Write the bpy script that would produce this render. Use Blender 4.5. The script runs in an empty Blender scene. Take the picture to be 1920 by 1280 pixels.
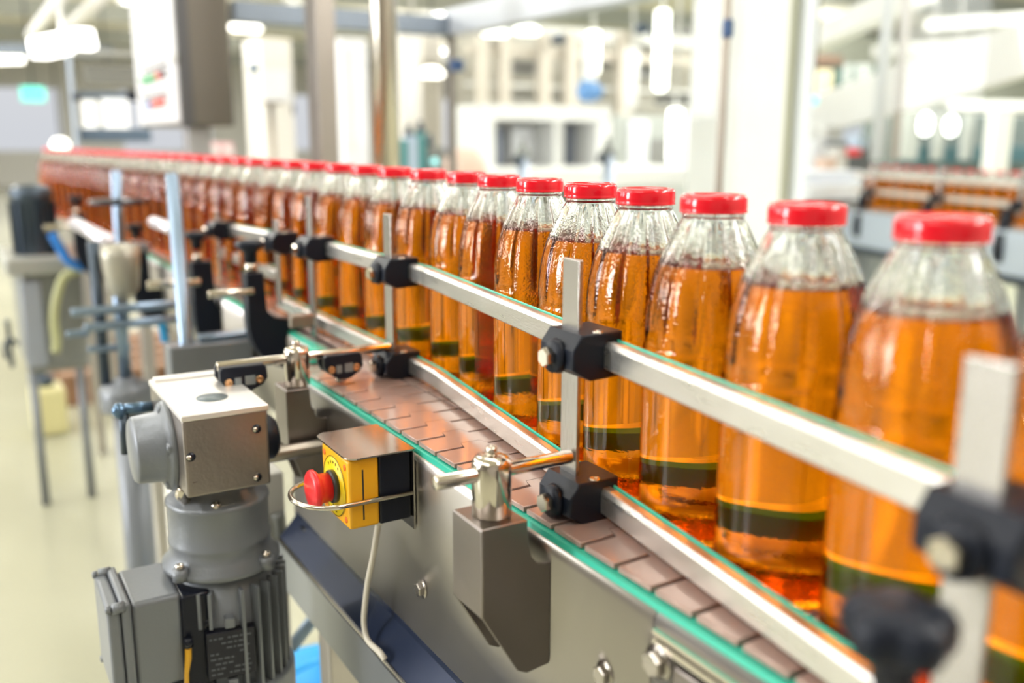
import bpy, bmesh, math, random
from mathutils import Vector, Matrix
C = bpy.context.scene.collection
SC = bpy.context.scene
PI = math.pi
# ---------------------------------------------------------------- camera
# world: Y runs along the belt (away), X runs across it (to the far side), Z up, floor at 0
FPX, PITCH, ROLL, YAW = 1766.4, .21093, .0032, -.5417
EYE = Vector((-.35718, -.99476, 1.2248))
def cam_rows():
    c, s = math.cos(PITCH), math.sin(PITCH)
    M = Matrix(((1, 0, 0), (0, -s, -c), (0, c, -s)))
    cr, sr = math.cos(ROLL), math.sin(ROLL)
    M = Matrix(((cr, -sr, 0), (sr, cr, 0), (0, 0, 1))) @ M
    W = Matrix(((math.cos(YAW), math.sin(YAW), 0), (-math.sin(YAW), math.cos(YAW), 0), (0, 0, 1)))
    return M @ W
RM = cam_rows()
cam_d = bpy.data.cameras.new('camera'); cam = bpy.data.objects.new('camera', cam_d); C.objects.link(cam)
cam_d.sensor_width = 36; cam_d.lens = FPX / 1920 * 36; cam_d.clip_start = .02; cam_d.clip_end = 200
r = RM.row
rot = Matrix((r[0], -r[1], -r[2])).transposed()
cam.matrix_world = Matrix.Translation(EYE) @ rot.to_4x4()
cam_d.dof.use_dof = True; cam_d.dof.focus_distance = .80; cam_d.dof.aperture_fstop = 2.9
SC.camera = cam
# ---------------------------------------------------------------- light
w = bpy.data.worlds.new('world'); SC.world = w; w.use_nodes = True
wt = w.node_tree; wt.nodes.clear()
wo = wt.nodes.new('ShaderNodeOutputWorld'); wb = wt.nodes.new('ShaderNodeBackground')
wg = wt.nodes.new('ShaderNodeTexCoord'); ws = wt.nodes.new('ShaderNodeSeparateXYZ'); wr = wt.nodes.new('ShaderNodeValToRGB')
wt.links.new(wg.outputs['Generated'], ws.inputs[0]); wt.links.new(ws.outputs['Z'], wr.inputs[0])
wr.color_ramp.elements[0].position = 0.0; wr.color_ramp.elements[0].color = (.62, .64, .68, 1)
wr.color_ramp.elements[1].position = .6; wr.color_ramp.elements[1].color = (1, .99, .96, 1)
wt.links.new(wr.outputs[0], wb.inputs[0]); wb.inputs[1].default_value = 1.5
wt.links.new(wb.outputs[0], wo.inputs[0])
def area(name, loc, size, sizey, power, rot=(0, 0, 0), col=(1, .98, .95)):
    l = bpy.data.lights.new(name, 'AREA'); l.shape = 'RECTANGLE'; l.size = size; l.size_y = sizey
    l.energy = power; l.color = col
    o = bpy.data.objects.new(name, l); C.objects.link(o); o.location = loc; o.rotation_euler = rot; return o
# rows of ceiling fluorescents, mostly unseen, added to brighten the hall and streak the bottles
LAMPS = [(-3.9, .9), (-3.9, 3.9), (-1.9, -1.2), (-1.9, 1.2), (-1.9, 3.8), (.7, -1.6), (.7, .9), (.7, 3.6), (3.2, -.6), (3.2, 2.2), (3.2, 5.2), (6.2, 1.0), (6.2, 4.4), (-1.4, 7.5), (1.6, 8.6), (5.0, 9.0), (9.5, 3.5), (9.5, 8.5), (-1.4, 13), (2.4, 14), (7.0, 14), (12.5, 5.5), (13, 12), (-1, 20), (4.5, 21), (10, 20), (2.4, -2.2), (5.6, -2.0)]  # last pair, out of view, added to brighten the white column
for i, (x, y) in enumerate(LAMPS):
    far = y > 7 or x > 5 or y < -1.9
    area('added_lamp_light', (x, y, 3.20), (.45 if x < 0 else .3) if not far else .6, 1.8 if not far else 2.4, (45 if x < 0 else 30) if not far else 205)
    if far: area('ceiling_fill_uplight', (x, y, 2.95), 1.2, 2.4, 70, (PI, 0, 0))  # unseen upward fill added to brighten the ceiling
# added lamps for window daylight: first read off bottle streaks, others placed for reflections
GLAZ = [(1.9, .92), (5.6, 1.55), (9.2, 1.55)]
for y, z0 in GLAZ: area('window_daylight_lamp', (-6.06, y, (z0 + 3.1) / 2), 3.1 - z0, 1.05, (190 if z0 < 1 else 95) * (3.1 - z0), (0, -PI / 2, 0), (.97, .98, 1))
SC.view_settings.view_transform = 'Standard'; SC.view_settings.look = 'None'
SC.view_settings.gamma = 1; SC.view_settings.use_curve_mapping = False; SC.view_settings.exposure = -0.52
cy = SC.cycles
cy.use_denoising = True; cy.max_bounces = 20; cy.transmission_bounces = 18; cy.transparent_max_bounces = 40
cy.glossy_bounces = 6; cy.diffuse_bounces = 3; cy.caustics_reflective = True; cy.caustics_refractive = True
cy.sample_clamp_indirect = 6; cy.blur_glossy = .5
# ---------------------------------------------------------------- measuring helpers
def ray(u, v): return RM.transposed() @ Vector(((u - 960) / FPX, (v - 640) / FPX, 1))
def at(u, v, d=None, x=None, y=None, z=None):
    """point of the place seen at photo pixel u,v: at depth d or on the plane x=, y= or z="""
    q = ray(u, v)
    k = d if d is not None else (x - EYE.x) / q.x if x is not None else (y - EYE.y) / q.y if y is not None else (z - EYE.z) / q.z
    return EYE + q * k
# ---------------------------------------------------------------- materials
MATS = {}
def mat(name, col, rough=.5, metal=0, bump=0, bscale=60, vary=0, vscale=8, stretch=None, emit=None, coat=0, ior=None, bdist=.002):
    if name in MATS: return MATS[name]
    m = bpy.data.materials.new(name); m.use_nodes = True; t = m.node_tree; b = t.nodes['Principled BSDF']
    b.inputs['Base Color'].default_value = (*col, 1); b.inputs['Roughness'].default_value = rough
    b.inputs['Metallic'].default_value = metal; b.inputs['Coat Weight'].default_value = coat
    if ior: b.inputs['IOR'].default_value = ior
    if emit: b.inputs['Emission Color'].default_value = (*emit[0], 1); b.inputs['Emission Strength'].default_value = emit[1]
    if bump or vary:
        tc = t.nodes.new('ShaderNodeTexCoord'); mp = t.nodes.new('ShaderNodeMapping')
        t.links.new(tc.outputs['Object'], mp.inputs[0])
        if stretch: mp.inputs['Scale'].default_value = stretch
        if vary:
            n = t.nodes.new('ShaderNodeTexNoise'); n.inputs['Scale'].default_value = vscale; n.inputs['Detail'].default_value = 4
            t.links.new(mp.outputs[0], n.inputs['Vector'])
            mx = t.nodes.new('ShaderNodeMix'); mx.data_type = 'RGBA'; t.links.new(n.outputs[0], mx.inputs[0])
            mx.inputs[6].default_value = (*[c * (1 - vary) for c in col], 1); mx.inputs[7].default_value = (*[min(1, c * (1 + vary)) for c in col], 1)
            t.links.new(mx.outputs[2], b.inputs['Base Color'])
            mr = t.nodes.new('ShaderNodeMapRange'); t.links.new(n.outputs[0], mr.inputs[0])
            mr.inputs[3].default_value = max(.02, rough - .1); mr.inputs[4].default_value = rough + .1
            t.links.new(mr.outputs[0], b.inputs['Roughness'])
        if bump:
            n = t.nodes.new('ShaderNodeTexNoise'); n.inputs['Scale'].default_value = bscale; n.inputs['Detail'].default_value = 3
            t.links.new(mp.outputs[0], n.inputs['Vector'])
            bp = t.nodes.new('ShaderNodeBump'); bp.inputs['Strength'].default_value = bump; bp.inputs['Distance'].default_value = bdist
            t.links.new(n.outputs[0], bp.inputs['Height']); t.links.new(bp.outputs[0], b.inputs['Normal'])
    MATS[name] = m; return m
steel = mat('brushed_steel', (.50, .465, .43), .27, 1, bump=.12, bscale=120, vary=.06, stretch=(6, .5, 1))
plate = mat('plate_steel', (.27, .24, .225), .33, 1, bump=.08, bscale=90, vary=.1, vscale=14)
panelm = mat('side_panel_steel', (.47, .445, .425), .36, 1, bump=.06, bscale=30, vary=.08, vscale=5)
alu = mat('rail_aluminium', (.74, .725, .70), .3, .9, bump=.15, bscale=200, vary=.07, vscale=30, stretch=(4, .4, 4))
flat = mat('flat_bar_steel', (.48, .46, .44), .27, .95, bump=.1, bscale=200, stretch=(4, 4, .3))
chrome = mat('polished_steel', (.66, .61, .54), .14, 1)
castm = mat('cast_grey_paint', (.19, .205, .225), .38, .25, bump=.15, bscale=300, vary=.05)
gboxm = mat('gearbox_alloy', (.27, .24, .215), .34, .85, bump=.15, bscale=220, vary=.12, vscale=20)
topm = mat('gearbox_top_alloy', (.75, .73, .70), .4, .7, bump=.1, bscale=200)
black = mat('black_plastic', (.006, .009, .018), .42, 0, bump=.1, bscale=500)
blackg = mat('black_gloss', (.01, .012, .02), .2)
green = mat('green_wear_plastic', (.045, .50, .36), .35)
slatm = mat('chain_slat_plastic', (.44, .31, .27), .17, .25, bump=.06, bscale=40, vary=.08, vscale=25)
gapm = mat('chain_underside', (.05, .045, .05), .5)
yellow = mat('yellow_plastic', (.85, .42, .01), .35)
yellow2 = mat('yellow_label', (.92, .66, .01), .4)
red = mat('red_plastic', (.78, .025, .03), .3)
darkg = mat('dark_grey_plastic', (.035, .035, .033), .35)
cream = mat('cream_cable', (.62, .58, .49), .45)
beamm = mat('blue_grey_paint', (.022, .033, .07), .25, .4)
brass = mat('brass_insert', (.55, .33, .17), .3, 1)
whitep = mat('white_paint', (.80, .80, .78), .45, vary=.04)
creamp = mat('cream_paint', (.52, .51, .40), .5)
bluegrey = mat('blue_grey_metal', (.24, .32, .42), .3, .8)
darkm = mat('dark_machine_metal', (.06, .08, .105), .35, .6)
grey = mat('grey_machine_paint', (.23, .24, .23), .45, .3, vary=.1)
tan = mat('tan_steel', (.36, .32, .27), .35, .9)
wood = mat('pallet_wood', (.23, .12, .06), .7, vary=.2, vscale=20, stretch=(8, 1, 8))
jugm = mat('jug_plastic', (.68, .63, .32), .45)
bluep = mat('blue_plastic', (.02, .22, .70), .4)
bluepl = mat('light_blue_plastic', (.03, .36, .75), .4)
hosem = mat('hose_plastic', (.42, .43, .22), .4)
lampm = mat('lamp_tube', (1, 1, 1), .5, emit=((1, .98, .92), 6))
lampw = mat('warm_lamp_tube', (1, 1, 1), .5, emit=((1, .97, .85), 5))
exitm = mat('exit_sign_face', (.1, .6, .5), .5, emit=((.12, .75, .62), .9))
olive = mat('olive_recess', (.40, .40, .30), .5)
orangep = mat('orange_plastic', (.75, .16, .02), .4)
for k_ in ('black_plastic', 'black_gloss'): MATS[k_].node_tree.nodes['Principled BSDF'].inputs['Specular IOR Level'].default_value = .28
# floor: glossy yellowish epoxy
floorm = mat('epoxy_floor', (.38, .375, .275), .22, 0, vary=.07, vscale=1.2, bump=.02, bscale=6)
wallm = mat('wall_paint', (.74, .73, .68), .6, vary=.04, vscale=1)
ceilm = mat('ceiling_paint', (.80, .76, .64), .7, vary=.06, vscale=.7)
def glassmat(name, col=(1, 1, 1), ior=1.45, rough=0, bump=0):
    m = bpy.data.materials.new(name); m.use_nodes = True; t = m.node_tree; t.nodes.clear()
    o = t.nodes.new('ShaderNodeOutputMaterial'); g = t.nodes.new('ShaderNodeBsdfGlass')
    g.inputs['Color'].default_value = (*col, 1); g.inputs['IOR'].default_value = ior; g.inputs['Roughness'].default_value = rough
    t.links.new(g.outputs[0], o.inputs[0])
    if bump:
        tc = t.nodes.new('ShaderNodeTexCoord'); n = t.nodes.new('ShaderNodeTexNoise'); n.inputs['Scale'].default_value = 420; n.inputs['Detail'].default_value = 1
        t.links.new(tc.outputs['Object'], n.inputs['Vector'])
        sx = t.nodes.new('ShaderNodeSeparateXYZ'); t.links.new(tc.outputs['Object'], sx.inputs[0])
        a = t.nodes.new('ShaderNodeMapRange'); a.inputs[1].default_value = .11; a.inputs[2].default_value = .135; a.interpolation_type = 'SMOOTHSTEP'
        b = t.nodes.new('ShaderNodeMapRange'); b.inputs[1].default_value = .218; b.inputs[2].default_value = .21; b.interpolation_type = 'SMOOTHSTEP'
        c = t.nodes.new('ShaderNodeMapRange'); c.inputs[1].default_value = .034; c.inputs[2].default_value = .022; c.interpolation_type = 'SMOOTHSTEP'
        for q in (a, b, c): t.links.new(sx.outputs['Z'], q.inputs[0])
        m1 = t.nodes.new('ShaderNodeMath'); m1.operation = 'MULTIPLY'; t.links.new(a.outputs[0], m1.inputs[0]); t.links.new(b.outputs[0], m1.inputs[1])
        m2 = t.nodes.new('ShaderNodeMath'); m2.operation = 'MAXIMUM'; t.links.new(m1.outputs[0], m2.inputs[0]); t.links.new(c.outputs[0], m2.inputs[1])
        m3 = t.nodes.new('ShaderNodeMath'); m3.operation = 'MULTIPLY'; t.links.new(m2.outputs[0], m3.inputs[0]); t.links.new(n.outputs[0], m3.inputs[1])
        bp = t.nodes.new('ShaderNodeBump'); bp.inputs['Strength'].default_value = bump; bp.inputs['Distance'].default_value = .0012
        t.links.new(m3.outputs[0], bp.inputs['Height']); t.links.new(bp.outputs[0], g.inputs['Normal'])
    return m
bottleglass = glassmat('bottle_glass', (.99, .995, .985), 1.45, 0, .22)
def tintmat(name, col, gloss=0):
    m = bpy.data.materials.new(name); m.use_nodes = True; t = m.node_tree; t.nodes.clear()
    o = t.nodes.new('ShaderNodeOutputMaterial'); g = t.nodes.new('ShaderNodeBsdfTransparent'); g.inputs[0].default_value = (*col, 1)
    if gloss:
        mx = t.nodes.new('ShaderNodeMixShader'); gl = t.nodes.new('ShaderNodeBsdfGlossy'); gl.inputs['Roughness'].default_value = .02
        mx.inputs[0].default_value = .008
        t.links.new(g.outputs[0], mx.inputs[1]); t.links.new(gl.outputs[0], mx.inputs[2]); t.links.new(mx.outputs[0], o.inputs[0])
    else: t.links.new(g.outputs[0], o.inputs[0])
    return m
juice = tintmat('amber_juice', (.885, .465, .045))
pane = tintmat('clear_pane', (.96, .98, .98), 1)
capred = mat('red_cap_lacquer', (.72, .006, .018), .16, 0, coat=.2)
# ---------------------------------------------------------------- mesh builder
class MB:
    def __init__(s): s.bm = bmesh.new(); s.mats = []
    def mi(s, m):
        if m is None: return 0
        if m not in s.mats: s.mats.append(m)
        return s.mats.index(m)
    def _set(s, faces, m, smooth=False):
        i = s.mi(m)
        for f in faces: f.material_index = i; f.smooth = smooth
    def box(s, a, b, m=None, bev=0, M=None):
        x0, x1 = sorted((a[0], b[0])); y0, y1 = sorted((a[1], b[1])); z0, z1 = sorted((a[2], b[2]))
        P = [Vector(p) for p in ((x0, y0, z0), (x1, y0, z0), (x1, y1, z0), (x0, y1, z0), (x0, y0, z1), (x1, y0, z1), (x1, y1, z1), (x0, y1, z1))]
        if M is not None: P = [M @ p for p in P]
        v = [s.bm.verts.new(p) for p in P]
        fs = [s.bm.faces.new([v[i] for i in q]) for q in ((0, 3, 2, 1), (4, 5, 6, 7), (0, 1, 5, 4), (1, 2, 6, 5), (2, 3, 7, 6), (3, 0, 4, 7))]
        s._set(fs, m)
        if bev:
            es = list({e for f in fs for e in f.edges})
            rr = bmesh.ops.bevel(s.bm, geom=es, offset=bev, segments=3, affect='EDGES', profile=.5)
            s._set(rr['faces'], m, True)
        return s
    def lathe(s, prof, o=(0, 0, 0), ax=(0, 0, 1), n=32, m=None, smooth=True, fn=None, caps=True):
        ax = Vector(ax).normalized(); q = Vector((0, 0, 1)).rotation_difference(ax).to_matrix(); o = Vector(o)
        rings = []
        for r_, z in prof:
            if r_ < 1e-6: rings.append([s.bm.verts.new(o + q @ Vector((0, 0, z)))]); continue
            rg = []
            for k in range(n):
                a = 2 * PI * k / n; rr = r_ if fn is None else fn(r_, z, a)
                rg.append(s.bm.verts.new(o + q @ Vector((rr * math.cos(a), rr * math.sin(a), z))))
            rings.append(rg)
        fs = []
        for A, B in zip(rings, rings[1:]):
            for k in range(n):
                j = (k + 1) % n
                if len(A) == 1 and len(B) == 1: continue
                if len(A) == 1: fs.append(s.bm.faces.new((A[0], B[k], B[j])) if False else s.bm.faces.new((A[0], B[j], B[k])))
                elif len(B) == 1: fs.append(s.bm.faces.new((A[k], A[j], B[0])))
                else: fs.append(s.bm.faces.new((A[k], A[j], B[j], B[k])))
        if caps:
            if len(rings[0]) > 1: fs.append(s.bm.faces.new(rings[0][::-1]))
            if len(rings[-1]) > 1: fs.append(s.bm.faces.new(rings[-1]))
        s._set(fs, m, smooth); return s
    def cyl(s, a, b, r, m=None, n=20, bev=0, r2=None):
        a, b = Vector(a), Vector(b); L = (b - a).length; r2 = r if r2 is None else r2
        p = [(0, 0), (r, 0), (r2, L), (0, L)] if not bev else [(0, 0), (r - bev, 0), (r - bev * .3, bev * .3), (r, bev), (r2, L - bev), (r2 - bev * .3, L - bev * .3), (r2 - bev, L), (0, L)]
        s.lathe(p, a, b - a, n, m, True)
        return s
    def prism(s, pts, o, u, v, t, m=None, bev=0, smooth=False):
        """polygon pts (a,b) -> o+a*u+b*v, thick t along u x v"""
        o, u, v = Vector(o), Vector(u), Vector(v); w_ = u.cross(v).normalized() * t
        A = [s.bm.verts.new(o + u * a + v * b) for a, b in pts]; B = [s.bm.verts.new(p.co + w_) for p in A]
        fs = [s.bm.faces.new(A[::-1]), s.bm.faces.new(B)]; n = len(A)
        sd = [s.bm.faces.new((A[i], A[(i + 1) % n], B[(i + 1) % n], B[i])) for i in range(n)]
        s._set(fs, m); s._set(sd, m, smooth)
        if bev:
            es = list({e for f in fs for e in f.edges})
            rr = bmesh.ops.bevel(s.bm, geom=es, offset=bev, segments=2, affect='EDGES', profile=.5); s._set(rr['faces'], m, True)
        return s
    def tube(s, pts, r, m=None, n=10, caps=True):
        pts = [Vector(p) for p in pts]; rings = []; up = Vector((0, 0, 1)); prev = None
        for i, p in enumerate(pts):
            t = (pts[min(i + 1, len(pts) - 1)] - pts[max(i - 1, 0)]).normalized()
            if prev is None: a = t.cross(up if abs(t.z) < .9 else Vector((1, 0, 0))).normalized()
            else: a = (prev - t * prev.dot(t)).normalized()
            prev = a; b = t.cross(a); rr = r[i] if isinstance(r, (list, tuple)) else r
            rings.append([s.bm.verts.new(p + (a * math.cos(2 * PI * k / n) + b * math.sin(2 * PI * k / n)) * rr) for k in range(n)])
        fs = []
        for A, B in zip(rings, rings[1:]):
            for k in range(n): fs.append(s.bm.faces.new((A[k], A[(k + 1) % n], B[(k + 1) % n], B[k])))
        if caps: fs.append(s.bm.faces.new(rings[0][::-1])); fs.append(s.bm.faces.new(rings[-1]))
        s._set(fs, m, True); return s
    def sweep(s, path, prof, m=None):
        """path of (x,y,z); prof of (side,up) offsets, side = to the right (+x) of the path"""
        path = [Vector(p) for p in path]; rings = []
        for i, p in enumerate(path):
            t = (path[min(i + 1, len(path) - 1)] - path[max(i - 1, 0)]); t.z = 0; t.normalize()
            sd = Vector((t.y, -t.x, 0))
            rings.append([s.bm.verts.new(p + sd * a + Vector((0, 0, b))) for a, b in prof])
        n = len(prof); fs = []
        for A, B in zip(rings, rings[1:]):
            for k in range(n): fs.append(s.bm.faces.new((A[k], A[(k + 1) % n], B[(k + 1) % n], B[k])))
        fs.append(s.bm.faces.new(rings[0][::-1])); fs.append(s.bm.faces.new(rings[-1]))
        s._set(fs, m); return s
    def build(s, name, m=None, parent=None):
        bmesh.ops.recalc_face_normals(s.bm, faces=s.bm.faces)
        return s.raw(name, m, parent)
    def raw(s, name, m=None, parent=None):
        me = bpy.data.meshes.new(name); s.bm.to_mesh(me); s.bm.free()
        for q in (s.mats or [m]): me.materials.append(q)
        o = bpy.data.objects.new(name, me); C.objects.link(o)
        if parent is not None:
            o.parent = parent
            pl = parent
            off = Vector((0, 0, 0))
            while pl is not None: off += pl.location; pl = pl.parent
            o.location = -off
        return o
def tag(o, label=None, cat=None, group=None, kind=None):
    if label: o['label'] = label
    if cat: o['category'] = cat
    if group: o['group'] = group
    if kind: o['kind'] = kind
    return o
def thing(name, label, cat, loc=(0, 0, 0), group=None):
    o = bpy.data.objects.new(name, None); C.objects.link(o); o.location = loc; o.empty_display_size = .02
    return tag(o, label, cat, group)
def struct(o): o['kind'] = 'structure'; return o
def dup(root, loc, rotz=0, label=None, group=None):
    def cp(o, par):
        c = o.copy(); C.objects.link(c); c.parent = par
        for ch in o.children: cp(ch, c)
        return c
    n = cp(root, None); n.location = loc; n.rotation_euler = (0, 0, rotz)
    if label: n['label'] = label
    if group: n['group'] = group
    return n
def hexbolt(mb, p, ax, r=.0075, h=.005, m=None, washer=True):
    p = Vector(p); ax = Vector(ax).normalized()
    if washer: mb.lathe([(0, 0), (r * 1.35, 0), (r * 1.35, .0012), (0, .0012)], p, ax, 20, m)
    mb.lathe([(0, 0), (r, 0), (r, h * .85), (r * .88, h), (0, h)], p + ax * .0012, ax, 6, m, False)
def screw(mb, p, ax, r, h, m=None):
    mb.lathe([(0, 0), (r, 0), (r, h * .7), (r * .8, h), (r * .45, h), (r * .45, h * .5), (0, h * .5)], p, ax, 14, m)
ZB = .95
# ================================================================ SETTING
m = MB(); m.box((-9, -3.5, -.05), (20, 32, 0)); struct(m.build('floor', floorm))
m = MB(); m.box((-9, -3.5, 3.4), (20, 32, 3.5)); struct(m.build('ceiling', ceilm))
m = MB()
m.box((-9, 27, 0), (20, 27.2, .9)); m.box((-9, 27, 2.5), (20, 27.2, 3.4))
for x in (-9, -4.5, -1.2, 2.6, 6.5, 10.5, 14.5, 18.5): m.box((x, 27, .9), (x + 1.5, 27.2, 2.5))
struct(m.build('wall_back', wallm))
m = MB(); m.box((17, -3.5, 0), (17.2, 27, 1.0)); m.box((17, -3.5, 3.0), (17.2, 27, 3.4))
for y in range(-3, 27, 3): m.box((17, y, 1.0), (17.2, y + .7, 3.0))
struct(m.build('wall_right', wallm))
wallf = mat('wall_paint_darkened', (.30, .27, .24), .6)  # unseen walls coloured dark so the metal reflects less brightness
m = MB(); m.box((-9, -3.7, 0), (20, -3.5, 3.4)); struct(m.build('wall_front', wallf))
m = MB(); edges = [-3.7]
for y, z0 in GLAZ: edges += [y - .8, y + .8]
edges.append(27)
for k in range(0, len(edges), 2): m.box((-6.3, edges[k], 0), (-6.1, edges[k + 1], 3.4))
m.box((-6.3, -3.7, 3.2), (-6.1, 27, 3.4))
for y, z0 in GLAZ: m.box((-6.3, y - .8, 0), (-6.1, y + .8, z0 - .1))
struct(m.build('wall_left', wallf))
for i, (y, z0) in enumerate(GLAZ):  # unseen windows; the further ones added for their reflections
    m = MB(); m.box((-6.28, y - .8, z0 - .1), (-6.2, y - .74, 3.2)); m.box((-6.28, y + .74, z0 - .1), (-6.2, y + .8, 3.2)); m.box((-6.28, y - .74, 3.13), (-6.2, y + .74, 3.2)); m.box((-6.28, y - .74, z0 - .1), (-6.2, y + .74, z0 - .03)); m.box((-6.25, y - .74, z0 - .03), (-6.24, y + .74, 3.13), pane)
    struct(m.build('window_%d' % (i + 20), whitep))
for i, y in enumerate(range(-3, 25, 3)):
    m = MB(); m.box((17.05, y + .7, 1.0), (17.12, y + 3, 1.06)); m.box((17.05, y + .7, 2.94), (17.12, y + 3, 3.0)); m.box((17.05, y + 1.82, 1.06), (17.12, y + 1.88, 2.94))
    m.box((17.08, y + .7, 1.06), (17.085, y + 3, 2.94), pane) if False else None
    struct(m.build('window_%d' % (i + 1), whitep))
# ceiling beams (run across the line)
for i, y in enumerate((8.5, 12.5, 16.5, 20.5, 24.5)):
    m = MB(); m.box((-9, y - .12, 3.12), (20, y + .12, 3.4)); struct(m.build('trim_%d' % (i + 1), mat('beam_paint', (.42, .44, .42), .6)))
# ================================================================ BELT CHAIN
def slat_mesh():
    P = .0381; g = .0024; t = .0045; j = .0125; gg = .0003
    near = [(0, g), (.0290, g), (.0310, j), (.0515, j), (.0535, g), (.0825, g)]
    far = [(x, y + P - (2 * g if y == g else 2 * gg)) for x, y in near]
    mb = MB(); mb.prism([(x, y) for x, y in near] + far[::-1], (0, 0, -t), (1, 0, 0), (0, 1, 0), t, slatm, bev=.0006)
    mb.box((.004, .006, -.008), (.0785, .030, -t + .0002), gapm)
    return mb
sl = None
for lab, x0, ka, kb in (('pinkish brown slat chain nearest the side panel', .0008, -32, 4), ('pinkish brown slat chain running under the far bottles', .0862, -26, 64)):
    chain = thing('conveyor_chain', lab, 'conveyor chain', (x0 + .041, 0, ZB - .01), 'slat chains')
    for k in range(ka, kb):
        if sl is None: o = sl = slat_mesh().build('slat', None)
        else: o = sl.copy(); C.objects.link(o)
        o.parent = chain
        o.location = Vector((x0, .0381 * k - .0011, ZB)) - chain.location
# ================================================================ CONVEYOR FRAME
fr = thing('conveyor', 'stainless steel conveyor frame with bolted side panel under the near slat chain', 'conveyor', (.1, 0, 0))
fr2 = thing('conveyor', 'blurred steel conveyor frame carrying the far row of bottles away to the left', 'conveyor', (.12, 1.5, 0))
Y0, Y1, X2, YE = -1.25, .13, .070, 3.4
def side_prof():
    p = [(.003, .9395)]
    for k in range(7):
        a = PI / 2 * k / 6; p.append((.0005 - .0075 * math.sin(a), .932 + .0085 * math.cos(a)))
    p += [(-.007, .757)]
    return p
def side_panel(y0, y1, name, par=None, dx=0, zb=.757):
    outer = [(x + dx, z if z > .8 else zb) for x, z in side_prof()]; inner = [(x + .0025, z - (.0025 if i < 3 else 0)) for i, (x, z) in enumerate(outer)]
    inner[0] = (.003 + dx, .937)
    mb = MB(); mb.sweep([(0, y0, 0), (0, y1, 0)], outer + inner[::-1], panelm)
    for f in mb.bm.faces:
        f.smooth = abs(f.normal.y) < .5
    return mb.build(name, None, par or fr)
side_panel(-.5815, Y1, 'side_panel'); side_panel(Y0, -.5835, 'side_panel'); side_panel(Y1 + .003, YE, 'side_panel', fr2, X2 + .001, .80)
m = MB(); m.box((.172, Y0, .757), (.175, Y1, .945)); m.box((.0, Y0, .86), (.172, Y1, .863)); m.build('inner_deck', panelm, fr)
m = MB(); m.box((-.005, Y1 - .002, .757), (.066, Y1, .935)); m.build('end_plate', panelm, fr)
m = MB(); m.box((.172, Y1 + .003, .80), (.175, YE, .945)); m.box((X2 + .004, Y1 + .003, .86), (.172, YE, .863)); m.build('inner_deck', panelm, fr2)
def strip(x0, x1, y0, y1, par, lab=None):
    m = MB(); m.box((x0, y0, .9385), (x1, y1, .9445)); o = m.build('wear_strip', green, par)
    if lab: o['label'] = lab
strip(-.0030, .010, Y0, Y1, fr, 'turquoise green wear strip under the slat ends'); strip(.079, .090, Y0, Y1, fr); strip(.160, .171, Y0, Y1, fr)
strip(X2 - .003, X2 + .005, Y1 + .004, YE, fr2)
m = MB(); m.box((X2 + .005, Y1 + .004, .939), (.0858, YE, .9435)); m.build('deck_plate', plate, fr2); strip(.160, .171, Y1 + .004, YE, fr2)
for y in (.85, 1.7, 2.9):
    for x in (.09, .155):
        mb = MB(); mb.box((x - .015, y - .02, 0), (x + .015, y + .02, .80), None, bev=.003); mb.build('leg', panelm, fr2)
# panel bolts
for u, v in ((793, 1103), (1136, 1262)):
    p = at(u, v, x=-.007); mb = MB(); hexbolt(mb, p, (-1, 0, 0), .0068, .0055, steel); mb.build('panel_bolt', None, fr)
# splice plate with bolt at near right end
mb = MB(); mb.box((-.0115, -1.2, .80), (-.0068, -.607, .918), plate, bev=.0022); sp = mb.build('splice_plate', None, fr)
mb = MB(); hexbolt(mb, at(1236, 1240, x=-.0115), (-1, 0, 0), .0085, .0065, steel); mb.build('bolt', None, sp)
mb = MB(); mb.box((-.0125, -1.2, .9235), (-.0068, -.589, .9275), chrome); mb.box((-.0125, -1.2, .930), (-.0068, -.589, .9335), chrome); mb.build('joint_strip', None, fr)
# under channel beam
mb = MB()
mb.prism([(-.007, .757), (.06, .757), (.06, .752), (-.004, .752), (-.030, .722), (-.030, .668), (-.027, .668), (-.027, .720), (-.002, .748), (-.007, .75)][::-1], (0, Y1, 0), (1, 0, 0), (0, 0, 1), Y1 - Y0, None)
for v_ in mb.bm.verts:
    pass
mb.build('lower_channel', beamm, fr)
mb = MB(); mb.tube([(-.030, Y0, .7225), (-.030, Y1, .7225)], .0022, n=8); mb.build('edge_trim', chrome, fr)
mb = MB(); mb.box((-.0325, Y0, .664), (-.0285, Y1, .7195)); o = mb.build('lower_rail', mat('grey_rail', (.30, .32, .34), .35, .7), fr)
for y in (.06, -1.15):
    for x in (.02, .15):
        mb = MB(); mb.box((x - .02, y - .02, 0), (x + .02, y + .02, .757), None, bev=.003); mb.lathe([(0, 0), (.035, 0), (.035, .008), (.012, .02), (0, .02)], (x, y, 0), (0, 0, 1), 20); mb.build('leg', panelm, fr)
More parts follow.
